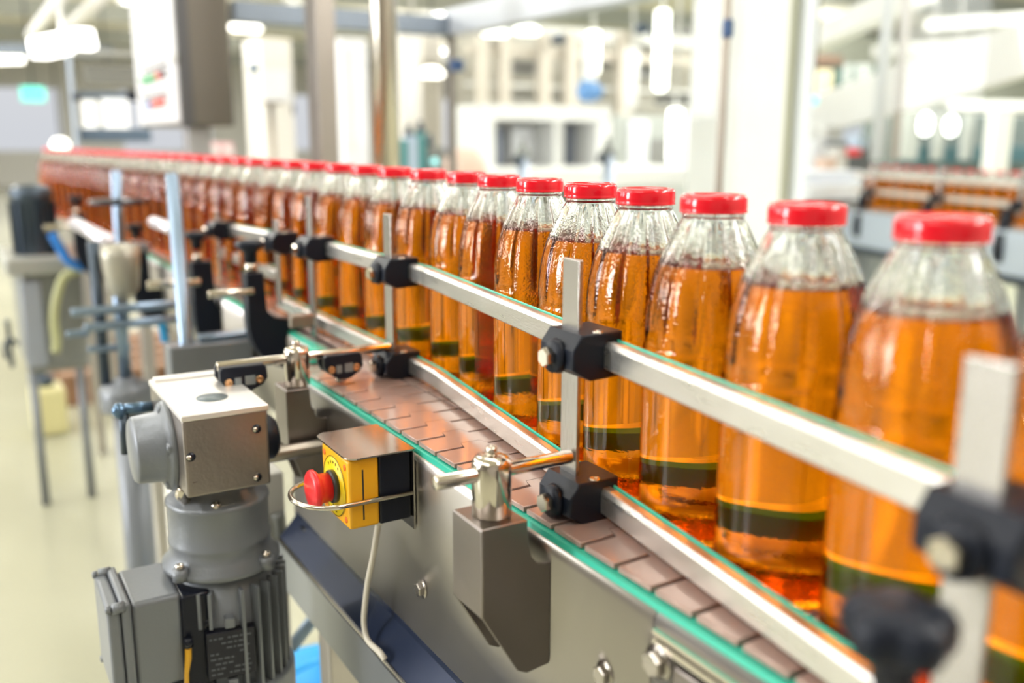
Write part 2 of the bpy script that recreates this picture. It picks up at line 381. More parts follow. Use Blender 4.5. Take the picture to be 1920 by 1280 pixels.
# ================================================================ BOTTLES
HB = .2392
def smooth01(t): t = max(0, min(1, t)); return t * t * (3 - 2 * t)
OUT = [(0, .0035), (.024, .0032), (.034, .0012), (.038, 0), (.0405, .0006), (.0425, .003), (.0436, .0065), (.0439, .011), (.044, .02), (.0440, .05), (.044, .09), (.044, .128),
       (.0440, .130), (.0444, .1315), (.0444, .1335), (.0438, .1355), (.0435, .1375), (.0437, .142), (.0436, .150), (.0432, .158), (.0424, .166), (.0411, .174), (.0393, .182), (.0368, .190), (.0342, .1965), (.0310, .2035), (.0278, .210), (.0252, .2155), (.0230, .2195), (.0212, .2225),
       (.0205, .2238), (.0211, .2246), (.0211, .2258), (.0202, .2268), (.0200, .2285), (.0200, .236)]
def rad_at(z):
    for (r0, z0), (r1, z1) in zip(OUT[3:], OUT[4:]):
        if z0 <= z <= z1: return r0 + (r1 - r0) * (z - z0) / max(1e-9, z1 - z0)
    return .02
LEVEL = .1915
def refine(prof, step):
    out = [prof[0]]
    for a, b in zip(prof, prof[1:]):
        n = max(1, int(math.hypot(b[0] - a[0], b[1] - a[1]) / step))
        for k in range(1, n + 1): out.append((a[0] + (b[0] - a[0]) * k / n, a[1] + (b[1] - a[1]) * k / n))
    return out
def flute(r_, z, a):
    if z < .139 or z > .2215: return r_
    f = smooth01((z - .139) / .006) * smooth01((.2215 - z) / .006)
    ph = (a / (2 * PI) * 12) % 1; d = abs(ph - .5) * 2 * PI / 12 * r_   # distance along the wall from the rib
    wdt = .0016 + .0007 * min(1, (.22 - z) / .06)
    rib = math.exp(-(d / wdt) ** 2)
    return r_ - f * .0017 * rib
def make_bottle():
    root = thing('juice_bottle', 'x', 'bottle', (0, 0, 0))
    mb = MB(); mb.lathe(refine(OUT, .005), n=144, fn=flute)
    bmesh.ops.recalc_face_normals(mb.bm, faces=mb.bm.faces)
    n0 = len(mb.bm.faces)
    prof = [(0, LEVEL)] + [(rad_at(LEVEL) - .0025, LEVEL)] + [(rad_at(z) - .0025, z) for z in (.195, .199, .203, .207, .211, .215, .219, .2225, .227)] + [(.0165, .234), (0, .234)]
    old = set(mb.bm.faces)
    mb.lathe(prof, n=72, caps=False)
    new = [f for f in mb.bm.faces if f not in old]
    bmesh.ops.recalc_face_normals(mb.bm, faces=new)
    bmesh.ops.reverse_faces(mb.bm, faces=new)
    for f in mb.bm.faces: f.smooth = True
    g = mb.raw('glass_body', bottleglass, root)
    zs = [.007, .010, .02, .05, .09, .13, .142, .15, .158, .166, .174, .182, LEVEL - .0004]
    prof = [(0, .006), (.034, .006)] + [(rad_at(z) - (.0032 if z < .14 else .0036), z) for z in zs] + [(0, LEVEL - .0004)]
    mb = MB(); mb.lathe(prof, n=64); lq = mb.build('juice', juice, root)
    lq['label'] = 'clear amber juice'
    mb = MB()
    cp = [(0, .2378), (.0165, .2378), (.0178, .2384), (.0188, .2392), (.0205, .2390), (.0218, .2380), (.0225, .2360), (.0226, .2300), (.0224, .2288), (.0228, .2282), (.0228, .2272), (.0219, .2268), (.0206, .2268), (.0206, .235), (0, .235)]
    mb.lathe(cp[::-1], n=48); c = mb.build('cap', capred, root)
    return root
b0 = make_bottle()
row = [-.800, -.705, -.607, -.514, -.426, -.337, -.235, -.135, -.039]
pos = [(.14 * y + .163, y) for y in row] + [(.158, .061), (.158, .161), (.160, .261), (.160, .361), (.157, .461), (.158, .560), (.156, .660), (.152, .760), (.152, .860), (.150, .960), (.147, 1.060), (.144, 1.160), (.141, 1.260), (.136, 1.36), (.131, 1.46),
     (.125, 1.559), (.118, 1.659), (.111, 1.759), (.105, 1.859), (.098, 1.958), (.090, 2.058), (.081, 2.158), (.074, 2.257), (.065, 2.357), (.056, 2.457), (.047, 2.556), (.038, 2.656), (.028, 2.755), (.017, 2.855), (.009, 2.954)]
near_labels = ['juice bottle cut by the right edge of the photo',
    'large blurred juice bottle standing behind the nearest grey upright bar at the right',
    'blurred juice bottle with red cap, second large one from the right',
    'red-capped juice bottle in front of the white column, third large one from right',
    'sharp amber juice bottle just right of the upright bar with the central black clamp',
    'sharp textured juice bottle standing directly behind the central upright bar',
    'sharp textured juice bottle just left of the central upright bar',
    'juice bottle two places left of the central upright bar, smooth dark amber neck',
    'juice bottle three places left of the central upright bar, partly hidden by its neighbour',
    'juice bottle four places left of the central upright bar, white glint down its shoulder',
    'juice bottle just right of the second upright bar along the rail',
    'juice bottle just behind the second upright bar, under the round steel pole',
    'juice bottle one place left of the second upright bar, gold stripe low on its side']
rnd = random.Random(5)
for i, (x, y) in enumerate(pos):
    o = b0 if i == 0 else dup(b0, (0, 0, 0))
    o.location = (x, y, ZB + .0002); o.rotation_euler = (0, 0, rnd.uniform(0, 6))
    if i < len(near_labels): o['label'] = near_labels[i]
    else:
        o['label'] = 'blurred red-capped juice bottle in the receding left part of the row'
    o['group'] = 'juice bottles in the receding row' if i >= len(near_labels) else 'large juice bottles in front'
# ================================================================ GUIDE RAILS
def fx(y, b=.102):      # front face of the guide rails
    return .14 * y + b if y < -.04 else .0964 if y < .7 else .0964 - (y - .7) * .02
RP = [(0, -.0085), (0, .0065), (.002, .0095), (.0035, .010), (.0085, .010), (.0105, .0085), (.0105, -.0085), (.0085, -.010), (.0015, -.010)]
def rail(path, label, strip=True, grp='near-side guide rails'):
    root = thing('guide_rail', label, 'guide rail', path[0], grp)
    mb = MB(); mb.sweep(path, RP); mb.build('rail_profile', alu, root)
    if strip:
        mb = MB(); mb.sweep(path, [(.0108, -.010), (.0108, .0102), (.0118, .0108), (.0130, .0102), (.0130, -.010)]); o = mb.build('wear_strip', green, root); o['label'] = 'green wear strip on the bottle side'
    return root
zu, zl = 1.0745, .9645
rail([(fx(y), y, zu) for y in (-1.15, -.044, .0, .33)], 'upper aluminium guide rail crossing in front of the near bottles')
rail([(fx(y), y, zl) for y in (-1.15, -.37, -.075)] + [(.0935, -.04, zl), (.0955, .05, zl), (.0955, .5, zl)], 'lower aluminium guide rail with a kink beside the slat chain')
rail([(.0955, .47, 1.068), (.0955, .83, 1.058)], 'short blurred upper guide rail piece beyond the third black clamp')
rail([(.118, 1.0, 1.0), (.112, .56, 1.0)][::-1], 'middle short guide rail piece among the blurred red-brown bottles')
# far side rails seen through the bottles
def bx(y): return .14 * y + .163 if y < -.03 else .158
for z, l in ((.968, 'lower guide rail on the far side, seen through the bottles'),):
    path = [(bx(y) + .0470, y, z) for y in (-1.15, -.03, 1.0)]
    root = thing('guide_rail', l, 'guide rail', path[0], 'far-side guide rails')
    mb = MB(); mb.sweep(path, [(.0036, -.010), (.0036, .010), (.0130, .010), (.0130, -.010)]); mb.build('rail_profile', alu, root)
    mb = MB(); mb.sweep(path, [(0, -.0075), (0, .0075), (.0035, .0105), (.0035, -.010)]); mb.build('wear_strip', green, root)
# ================================================================ RAIL SUPPORTS
def clamp_block(root, x, y, z, big=1.0):
    """black clamp with boss, hex bolt; x = front face of rail"""
    mb = MB(); w_ = .0215 * big; h = .0175
    # body around the rail, chamfered lower back toward the camera side
    pr = [(-.030, .006), (-.022, .0165), (.013, .0165), (.013, -.0165), (-.014, -.0175), (-.030, -.008)]
    mb.prism(pr, (x, y + w_, z), (1, 0, 0), (0, 0, 1), 2 * w_, None, bev=.0016)
    o = mb.build('clamp_block', black, root)
    mb = MB(); mb.lathe([(0, 0), (.013, 0), (.0115, .006), (.0, .006)], (x - .029, y, z - .001), (-1, 0, 0), 24); mb.build('boss', black, o)
    mb = MB(); hexbolt(mb, (x - .0345, y, z - .001), (-1, 0, 0), .0072, .0060, chrome, False); mb.build('bolt', None, o)
    mb = MB(); screw(mb, (x - .006, y - .017, z + .0163), (0, 0, 1), .0042, .0012, chrome); mb.build('screw', None, o)
    return o
def upright(root, x, y, z0, z1, w_=.021, t=.0035, ty=0):
    mb = MB(); mb.box((x - t / 2, y - w_ / 2, z0), (x + t / 2, y + w_ / 2, z1), None, bev=.0006); return mb.build('upright_bar', flat, root)
def clamp_post(root, x, y, ztop, zrod, rod0, rod1):
    """bent plate bracket on the frame + steel clamp cylinder + rod"""
    mb = MB(); T = .003; xo, xi = x - .0195, -.0072; y0, y1 = y - .022, y + .022; zt = ztop
    face = [(xo, zt), (xi - .020, zt), (xi - .020, zt - .018), (xi - .0175, zt - .028), (xi - .012, zt - .035), (xi - .006, zt - .0365), (xi - .0005, zt - .036), (xi - .0005, zt - .116), (xi - .020, zt - .118), (xi - .028, zt - .114), (xo, zt - .066)]
    mb.prism(face, (0, y0 + T, 0), (1, 0, 0), (0, 0, 1), T, None, bev=.0008)
    mb.prism(face, (0, y1, 0), (1, 0, 0), (0, 0, 1), T, None, bev=.0008)
    mb.box((xo - .001, y0, zt - .066), (xo + T - .001, y1, zt + .0005), None, bev=.0012)
    mb.box((xo - .0005, y0, zt - .0025), (xi - .020, y1, zt + .001), None, bev=.001)
    mb.build('bracket', plate, root)
    mb = MB(); mb.lathe([(0, 0), (.0133, 0), (.0142, .0008), (.0142, .037), (.0136, .0405), (.0115, .0430), (.008, .0442), (0, .0445)], (x, y, zt + .001), (0, 0, 1), 40); cyl_ = mb.build('clamp_cylinder', chrome, root)
    mb = MB(); screw(mb, (x, y, zt + .0445), (0, 0, 1), .0042, .007); mb.build('set_screw', chrome, cyl_)
    mb = MB(); mb.cyl((rod0, y, zrod), (rod1, y, zrod), .0053, None, 24, .0012); mb.build('rod', chrome, root)
def support(y, label, zrod=.9955, post_top=1.1415, rod0=-.089, xo=-.044, with_post=True, zt=.963, blocks=(zu, zl), yb=None, px=None, rod=True, zb=None):
    root = thing('rail_support', label, 'bracket', (xo, y, 0), 'rail supports with black clamps')
    xf = fx(y) if px is None else px
    if rod: clamp_post(root, xo, y, zt, zrod, rod0, xf - .016)
    upright(root, xf - .0125, y + .006, zb or blocks[-1] - .022, post_top)
    for z in blocks: clamp_block(root, xf, y, z)
    return root
support(-.447, 'central sharp rail support with steel clamp cylinder, bar and two black clamps')
support(.012, 'second rail support along the line, behind the two black inspection clips', zrod=.985, rod0=-.122, xo=-.0335, zt=.953, post_top=1.1405)
o = support(-.797, 'large blurred rail support at the right edge with grey bar and black clamp', post_top=1.144, rod0=-.085, xo=-.068)
kx, ky, kz = at(1690, 1120, x=-.068)
mb = MB(); mb.lathe([(0, 0), (.008, 0), (.009, .012), (.0195, .016), (.0215, .020), (.0215, .028), (.019, .032), (.010, .034), (0, .034)], (kx, ky, kz - .036), (0, 0, 1), 60, fn=lambda r_, z, a: r_ * (1 - .20 * (.5 + .5 * math.cos(5 * a)) ** 2) if r_ > .012 else r_); mb.cyl((kx, ky, 1.0), (kx, ky, kz - .034), .007); mb.build('star_knob', black, o)
support(.285, 'third rail support with grey bar and black clamp, partly behind the black arm', post_top=1.147, zrod=.985, blocks=(zu,), rod=False, zb=.94)
support(.44, 'fourth blurred rail support with short bar above the black knob', post_top=1.103, blocks=(1.068,), rod=False, zb=.97)
support(.80, 'fifth blurred rail support with short bar left of the black knob', post_top=1.090, blocks=(1.058,), rod=False, zb=.96)
# ================================================================ E-STOP
es = thing('emergency_stop', 'yellow and black emergency stop box with red button on the side panel', 'emergency stop', (-.04, -.2, .91))
ya, yb, za, zb_ = -.236, -.168, .878, .944
mb = MB(); mb.box((-.0415, ya, za), (-.0098, yb, zb_), None, bev=.002); mb.build('back_box', blackg, es)
mb = MB(); mb.box((-.071, ya, za), (-.0415, yb, zb_), yellow, bev=.003)
mb.box((-.058, ya - .0002, za + .008), (-.0565, ya + .002, zb_ - .01), darkg)
yc = mb.build('front_cover', None, es)
for yy in (ya + .008, yb - .008):
    for zz in (za + .008, zb_ - .008):
        mb = MB(); mb.lathe([(0, 0), (.003, 0), (.003, .0006), (.0012, .0006), (0, .0002)], (-.0709, yy, zz), (-1, 0, 0), 12); mb.build('cover_screw', orangep, yc)
cy_, cz_ = -.202, .9105
mb = MB(); mb.lathe([(0, 0), (.0285, 0), (.0285, .0012), (0, .0012)], (-.0708, cy_, cz_), (-1, 0, 0), 48); lb = mb.build('label_disc', yellow2, es)
mb = MB()
mb.lathe([(.0280, .0012), (.0286, .0012), (.0286, .0015), (.0280, .0015)], (-.0708, cy_, cz_), (-1, 0, 0), 48, caps=False)
for k, a in enumerate((-.62, -.34, -.06, .22, .50)):       # small printed ticks above, two marks below
    M = Matrix.Translation((-.0721, cy_ - .0228 * math.sin(a), cz_ + .0228 * math.cos(a))) @ Matrix.Rotation(a, 4, 'X')
    mb.box((-.0001, -.0007, -.0014), (.0002, .0007, .0014), None, 0, M); mb.box((-.0001, -.0018, -.0002), (.0002, .0010, .0004), None, 0, M)
for a in (PI - .16, PI + .14):
    M = Matrix.Translation((-.0721, cy_ - .0222 * math.sin(a), cz_ + .0222 * math.cos(a))) @ Matrix.Rotation(a, 4, 'X')
    for z_ in (-.0026, -.0004, .0018): mb.box((-.0001, -.0022, z_), (.0002, .0018, z_ + .0009), None, 0, M)
mb.build('lettering', blackg, lb)
mb = MB(); mb.lathe([(0, 0), (.0155, 0), (.0155, .004), (.0135, .0055), (0, .0055)], (-.072, cy_, cz_), (-1, 0, 0), 32); mb.build('collar', darkg, es)
mb = MB(); mb.lathe([(0, 0), (.0135, 0), (.0138, .009), (.0165, .0115), (.0185, .0135), (.0185, .0165), (.0165, .0185), (.012, .019), (0, .0195)], (-.0770, cy_, cz_), (-1, 0, 0), 40); mb.build('red_button', red, es)
mb = MB(); pts = [(-.0105, ya - .004, .9045)]
for k in range(0, 19):
    a = PI * k / 18; pts.append((-.080 - .032 * math.sin(a), (ya + yb) / 2 - .0375 * math.cos(a), .9045))
pts.append((-.0105, yb + .004, .9045)); mb.tube(pts, .0024, n=12); mb.build('guard_ring', tan if False else chrome, es)
mb = MB(); R_ = .012; x0, x1, y0, y1 = -.0730, -.0075, -.2410, -.152
pl = [(x1, y0), (x1, y1)] + [(x0 + R_ - R_ * math.sin(t), y1 - R_ + R_ * math.cos(t)) for t in [PI / 2 * k / 6 for k in range(7)]] + [(x0 + R_ - R_ * math.cos(t), y0 + R_ - R_ * math.sin(t)) for t in [PI / 2 * k / 6 for k in range(7)]]
mb.prism(pl, (0, 0, .9455), (1, 0, 0), (0, 1, 0), .0015, None); mb.box((-.0095, y0, .868), (-.008, y1, .9465)); mb.build('rain_shield', mat('shield_steel', (.58, .55, .52), .17, 1), es)
cb = thing('button_cable', 'cream cable hanging from the yellow emergency stop box', 'cable', (-.03, -.2, .87))
mb = MB(); mb.lathe([(0, 0), (.0075, 0), (.0075, .008), (.004, .014), (0, .014)], (-.030, -.205, .8785), (0, 0, -1), 16); mb.build('cable_gland', cream, cb)
pp = []
P0 = [Vector((-.030, -.205, .868))] + [at(u, v, x=-.034) for u, v in ((700, 1040), (690, 1090), (684, 1140), (683, 1170), (690, 1200), (712, 1222))]
P0.append(at(722, 1236, x=-.032))
mb = MB(); n = len(P0)
def cat(P, sub=6):
    out = []
    for i in range(len(P) - 1):
        a = P[max(0, i - 1)]; b = P[i]; c = P[i + 1]; d = P[min(len(P) - 1, i + 2)]
        for k in range(sub):
            t = k / sub; out.append(.5 * ((2 * b) + (c - a) * t + (2 * a - 5 * b + 4 * c - d) * t * t + (3 * b - a - 3 * c + d) * t ** 3))
    return out + [P[-1]]
mb.tube(cat(P0), .0030, n=12); mb.build('cable_sheath', cream, cb)
# ================================================================ INSPECTION CLIPS on the second rod
def clip(x0, x1, label, lean=0):
    L = x1 - x0; root = thing('rod_clip', label, 'clip', ((x0 + x1) / 2, .004, .97), 'black clips on the second rod')
    y0 = .0015; mb = MB()
    sh = [(0, .0), (.003, .0035), (L - .003, .0035), (L, .0), (L + .001, -.012), (L - .004, -.019), (L - .014, -.023), (L * .62, -.026), (L * .38, -.026), (.014, -.022), (.004, -.017), (0, -.010)]
    mb.prism(sh, (x0, y0, .984), (1, 0, 0), (0, 0, 1), .010, None, bev=.0015); mb.build('front_shell', black, root)
    mb = MB(); mb.prism(sh, (x0, y0 + .018, .984), (1, 0, 0), (0, 0, 1), .008, None, bev=.0015); mb.build('back_shell', black, root)
    for q in (.17, .83):
        mb = MB(); mb.lathe([(0, 0), (.0042, 0), (.0042, .0012), (.0026, .0012), (.002, .0004), (0, .0004)], (x0 + L * q, y0 - .0100, .971), (0, -1, 0), 16); mb.build('brass_screw', brass, root)
    mb = MB(); mb.box((x0 + L * .30, y0 - .0105, .9665), (x0 + L * .44, y0 - .0098, .9755)); mb.box((x0 + L * .52, y0 - .0105, .9665), (x0 + L * .74, y0 - .0098, .9765)); o = mb.build('moulded_window', mat('clear_grey', (.20, .23, .24), .2), root)
    mb = MB(); mb.lathe([(0, 0), (.006, 0), (.006, .0055), (0, .0055)], (x0 + L * .5, y0 + .003, .9585), (0, 0, -1), 6); mb.build('nut', chrome, root)
clip(-.1235, -.0735, 'black rod clip with two brass screws above the grey gearbox')
clip(-.008, .037, 'black rod clip between the second clamp cylinder and the upright bar')
# ================================================================ GEAR MOTOR
gm = thing('gear_motor', 'grey gear motor with finned body hanging beside the conveyor', 'motor', (-.14, -.02, .9))
gx0, gx1, gy0, gy1, gz0, gz1 = -.1830, -.1005, -.098, .062, .884, .9625
mb = MB()
mb.box((gx0, gy0, gz0), (gx1, gy1, gz1), None, bev=.003)
# cast ledges and corner lugs
for xx in (gx0 + .010, gx1 - .014):
    for yy in (gy0, ): mb.box((xx - .004, yy - .0008, gz0 + .012), (xx + .0, yy + .002, gz0 + .016))
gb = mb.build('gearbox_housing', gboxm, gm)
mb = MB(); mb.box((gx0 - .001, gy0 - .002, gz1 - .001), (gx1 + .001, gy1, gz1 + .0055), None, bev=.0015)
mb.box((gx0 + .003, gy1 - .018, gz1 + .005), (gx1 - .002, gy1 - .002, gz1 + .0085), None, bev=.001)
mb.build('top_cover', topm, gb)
mb = MB(); mb.lathe([(0, 0), (.0155, 0), (.0155, .0008), (0, .0008)], (-.142, -.047, gz1 + .0053), (0, 0, 1), 32); mb.build('blank_plug', mat('plug_grey', (.12, .15, .16), .4), gb)
for x, z in ((gx1 - .012, .944), (gx1 - .014, .894), (gx0 + .006, .926)):
    mb = MB(); mb.lathe([(0, -.001), (.0045, -.001), (.0045, .0006), (0, .0006)], (x, gy0, z), (0, -1, 0), 16, blackg); mb.lathe([(0, 0), (.0024, 0), (.0024, .0028), (0, .0030)], (x - .002, gy0, z), (0, -1, 0), 12, chrome); mb.build('cast_lug', None, gb)
mb = MB(); mb.lathe([(0, 0), (.046, 0), (.0465, .003), (.0445, .007), (.036, .011), (.034, .034), (.0315, .037), (0, .0385)], (gx0 + .001, -.025, .918), (-1, 0, 0), 48)
for k in range(5):
    a = .4 + k * 1.2566; c_ = Vector((gx0 - .004, -.025 + .0395 * math.cos(a), .918 + .0395 * math.sin(a))); mb.lathe([(0, -.004), (.0055, -.004), (.0055, .005), (0, .006)], c_, (-1, 0, 0), 12)
mb.build('end_cover', castm, gm)
mb = MB(); mb.cyl((gx1 - .002, -.03, .871 + .02), (-.008, -.03, .871 + .02), .0085, None, 24, .001); mb.build('drive_shaft', tan, gm)
mb = MB(); mb.lathe([(0, 0), (.020, 0), (.024, .004), (.024, .022), (.019, .027), (0, .027)], (gx1 - .001, -.03, .912), (1, 0, 0), 32); mb.build('shaft_flange', black, gm)
MX, MY = -.1400, -.035
mb = MB(); mb.lathe([(0, .892), (.030, .892), (.034, .880), (.036, .868), (.0500, .862), (.0520, .860), (.0525, .857), (.0510, .855), (.0510, .820), (.0520, .818), (.0520, .814), (.0510, .812), (.0520, .800), (.0600, .793), (.0600, .7885), (.0575, .786), (0, .786)][::-1], (MX, MY, 0), (0, 0, 1), 56)
nf = 4
for k in range(nf):
    a = .6 + k * PI / 2; c_ = Vector((MX + .0600 * math.cos(a), MY + .0600 * math.sin(a), .789)); mb.lathe([(0, 0), (.008, 0), (.008, .012), (0, .012)], c_, (0, 0, 1), 16)
fl = mb.build('motor_flange', castm, gm)
for k in range(nf):
    a = .6 + k * PI / 2; c_ = Vector((MX + .0600 * math.cos(a), MY + .0600 * math.sin(a), .801)); mb = MB(); mb.lathe([(0, 0), (.0045, 0), (.0045, .005), (.002, .005), (.002, .002), (0, .002)], c_, (0, 0, 1), 12); mb.build('flange_bolt', chrome, fl)
mb = MB(); mb.tube(cat([Vector((MX - .036, MY - .018, .866)), Vector((MX - .042, MY - .026, .876)), Vector((MX - .040, MY - .030, .884))], 5), .0055, n=12); mb.build('lifting_lug', chrome, fl)
mb = MB(); screw(mb, (MX - .012, MY - .043, .8605), (0, 0, 1), .005, .007); mb.box((MX - .009, MY - .046, .8605), (MX + .006, MY - .042, .864)); mb.build('grease_nipple', chrome, fl)
mb = MB(); mb.lathe([(0, .60), (.052, .60), (.052, .788), (0, .788)], (MX + .003, MY, 0), (0, 0, 1), 48)
dirs = math.atan2(EYE.y - MY, EYE.x - MX)
for k in range(30):
    a = 2 * PI * k / 30
    M = Matrix.Translation((MX, MY, 0)) @ Matrix.Rotation(a, 4, 'Z')
    d_ = (a - dirs + PI) % (2 * PI) - PI
    if -.98 < d_ < .38: continue
    mb.box((.050, -.0014, .63), (.0655, .0014, .776), None, 0, M)
for k in (-3.5, -2.0, 2.4):  # ribs framing the plate area
    M = Matrix.Translation((MX, MY, 0)) @ Matrix.Rotation(dirs + k * .12, 4, 'Z'); mb.box((.050, -.0016, .738 if k < 0 else .63), (.0625, .0016, .776), None, 0, M)
mb.build('finned_body', castm, gm)
Mf = Matrix.Translation((MX, MY, 0)) @ Matrix.Rotation(dirs + .06, 4, 'Z')
mb = MB(); mb.box((.049, -.024, .682), (.060, .024, .734), None, .001, Mf); npl = mb.build('rating_plate', mat('plate_black', (.006, .007, .016), .5), gm)
mb = MB()
rr_ = random.Random(3)
for row_ in range(8):
    z = .728 - row_ * .0056; y = -.021
    while y < .018:
        w_ = rr_.uniform(.0015, .006)
        if rr_.random() < .72: mb.box((.0599, y, z - .0018), (.0603, y + w_, z), None, 0, Mf)
        y += w_ + .0016
mb.build('plate_print', mat('print_grey', (.10, .11, .13), .5), npl)
for z in (.741, .672):
    mb = MB(); mb.box((.050, -.005, z - .004), (.0615, .005, z + .007), None, .001, Mf); mb.build('plate_stud', castm, gm)
mb = MB(); mb.lathe([(0, .50), (.063, .50), (.0675, .52), (.0675, .660), (.066, .664), (0, .664)], (MX + .003, MY, 0), (0, 0, 1), 48); mb.build('fan_cowl', castm, gm)
# terminal box on the left of the motor
tx0, tx1, ty0, ty1, tz0, tz1 = -.262, -.192, -.080, .008, .684, .780
mb = MB(); mb.box((tx1 - .002, ty0 - .004, tz0 - .016), (MX - .024, ty1 - .01, tz1 - .002), None, bev=.004); mb.lathe([(0, 0), (.005, 0), (.005, .001), (0, .001)], (-.168, ty0 - .0035, .742), (0, -1, 0), 16, blackg); mb.build('box_neck', castm, gm)
mb = MB(); mb.box((tx0 + .022, ty0, tz0), (tx1, ty1, tz1), None, bev=.005); tb = mb.build('terminal_box', castm, gm)
mb = MB(); mb.box((tx0 + .013, ty0 - .004, tz0 - .004), (tx0 + .022, ty1 + .004, tz1 + .004), None, bev=.003); mb.box((tx0, ty0 - .001, tz0), (tx0 + .013, ty1 + .001, tz1), None, bev=.004); mb.build('box_lid', castm, tb)
for yy in (ty0, ty1):
    for zz in (tz0, tz1):
        mb = MB(); screw(mb, (tx0 + .004, yy, zz), (-1, 0, 0), .004, .005); mb.lathe([(0, 0), (.0055, 0), (.0055, .012), (0, .012)], (tx0 + .017, yy, zz), (-1, 0, 0), 12, castm); mb.build('lid_screw', None if False else chrome, tb)
yw = thing('yellow_cable', 'yellow cable tied down the front of the grey motor', 'cable', (-.17, -.09, .6))
mb = MB(); mb.tube([at(u, v, y=-.0885) for u, v in ((353, 1205), (353, 1235), (350, 1260), (350, 1300))], [.0032, .0032, .0024, .0024], n=10); mb.build('cable_sheath', mat('yellow_cable', (.75, .40, .02), .4), yw)
mb = MB(); mb.lathe([(0, -.005), (.005, -.005), (.005, .004), (0, .004)], at(353, 1203, y=-.0885), (0, 0, 1), 10); mb.build('cable_plug', blackg, yw)
# drooping cable and grey conduit behind motor
o = MB(); o.tube(cat([at(u, v, y=.12) for u, v in ((545, 1085), (552, 1115), (575, 1135), (605, 1130))]), .0020, n=8); tag(o.build('earth_wire', yellow), 'thin yellow earth wire looping behind the grey motor', 'wire')
o = MB(); o.tube(cat([at(u, v, y=.16) for u, v in ((520, 960), (535, 1050), (570, 1100), (622, 1105))]), .010, n=12); tag(o.build('conduit', grey), 'grey flexible conduit curving under the conveyor behind the motor', 'conduit')
o = MB(); o.tube([at(u, v, y=.2) for u, v in ((545, 1215), (618, 1120))], .009, n=14); tag(o.build('tie_rod', bluegrey), 'blue-grey diagonal tie rod right of the motor', 'rod')
# black support foot left of frame
mb = MB(); mb.prism([(0, 0), (.03, .005), (.045, -.05), (.05, -.16), (.035, -.17), (.025, -.08)], at(560, 985, y=.10), (1, 0, 0), (0, 0, 1), .02, None, bev=.003); tag(mb.build('frame_bracket', black), 'black angled bracket beneath the conveyor frame behind the motor', 'bracket')
o = MB(); o.box((-.055, .16, 0), (-.010, .21, .80), None, .003); tag(o.build('frame_post', mat('pale_post', (.55, .54, .50), .45)), 'pale square post under the frame right of the motor', 'post')
bk = thing('blue_bucket', 'light blue bucket on the floor behind the conveyor legs', 'bucket', at(610, 1290, z=.0))
p = at(610, 1278, z=.26); mb = MB(); mb.lathe([(.10, 0), (.13, .25), (.14, .26), (.12, .26), (.095, .01), (0, .01)], (p.x, p.y, 0), (0, 0, 1), 32); mb.build('bucket_body', bluepl, bk)
mb = MB(); mb.tube(cat([Vector((p.x - .13, p.y, .25)), Vector((p.x - .05, p.y, .30)), Vector((p.x + .05, p.y, .30)), Vector((p.x + .13, p.y, .25))]), .005, n=8); mb.build('handle', bluepl, bk)
# ================================================================ BLACK CURVED ARMS (left middle)
def curved_arm(y, dx, dz, label, sc=1.0):
    """black moulded arm from the frame up to a rod and a hand knob"""
    root = thing('curved_arm', label, 'arm', (dx, y, .9), 'black curved arms with rods')
    X = lambda a: dx + a * sc; Z = lambda a: dz + a * sc
    top = [(-.012, .034), (.012, .034), (.012, -.018), (.020, -.028), (.055, -.034)]
    inner = [(.055, -.098), (.040, -.098)]
    outer = [(.040 - .052 * math.sin(t), -.030 - .068 * math.cos(t)) for t in [PI / 2 * k / 8 for k in range(1, 9)]]
    pts = [(a * sc, b * sc) for a, b in top + inner + outer]
    mb = MB(); mb.prism(pts, (dx, y + .012 * sc, dz), (1, 0, 0), (0, 0, 1), .024 * sc, None, bev=.002); mb.build('arm_body', black, root)
    mb = MB(); mb.cyl((X(-.006), y - .02 * sc, Z(.012)), (X(-.006) - .058 * sc, y - .02 * sc, Z(.012)), .0052 * sc, None, 16, .001); mb.build('rod', chrome, root)
    mb = MB(); mb.lathe([(0, 0), (.0085, 0), (.0085, .016), (0, .016)], (X(-.002), y, Z(.033)), (0, 0, 1), 20); mb.build('collar', chrome, root)
    mb = MB(); mb.lathe([(0, 0), (.010, 0), (.0105, .014), (.020, .022), (.0215, .027), (.017, .031), (0, .032)], (X(-.002), y, Z(.048)), (0, 0, 1), 28, fn=lambda r_, z, a: r_ * (1 + .06 * math.cos(5 * a) if r_ > .015 else 1)); mb.build('hand_knob', black, root)
    return root
curved_arm(.37, .022, .997, 'nearest black curved arm with knob, left of the third grey bar', 1.1)
curved_arm(.76, .035, .955, 'wide black curved arm behind the nearest one, silver rod pointing left', 1.55)
curved_arm(1.30, .02, .93, 'blurred black curved arm beside the tall blue-grey upright post', 1.5)
curved_arm(2.0, -.02, .96, 'farthest blurred black curved arm near the dark motor', 1.5)
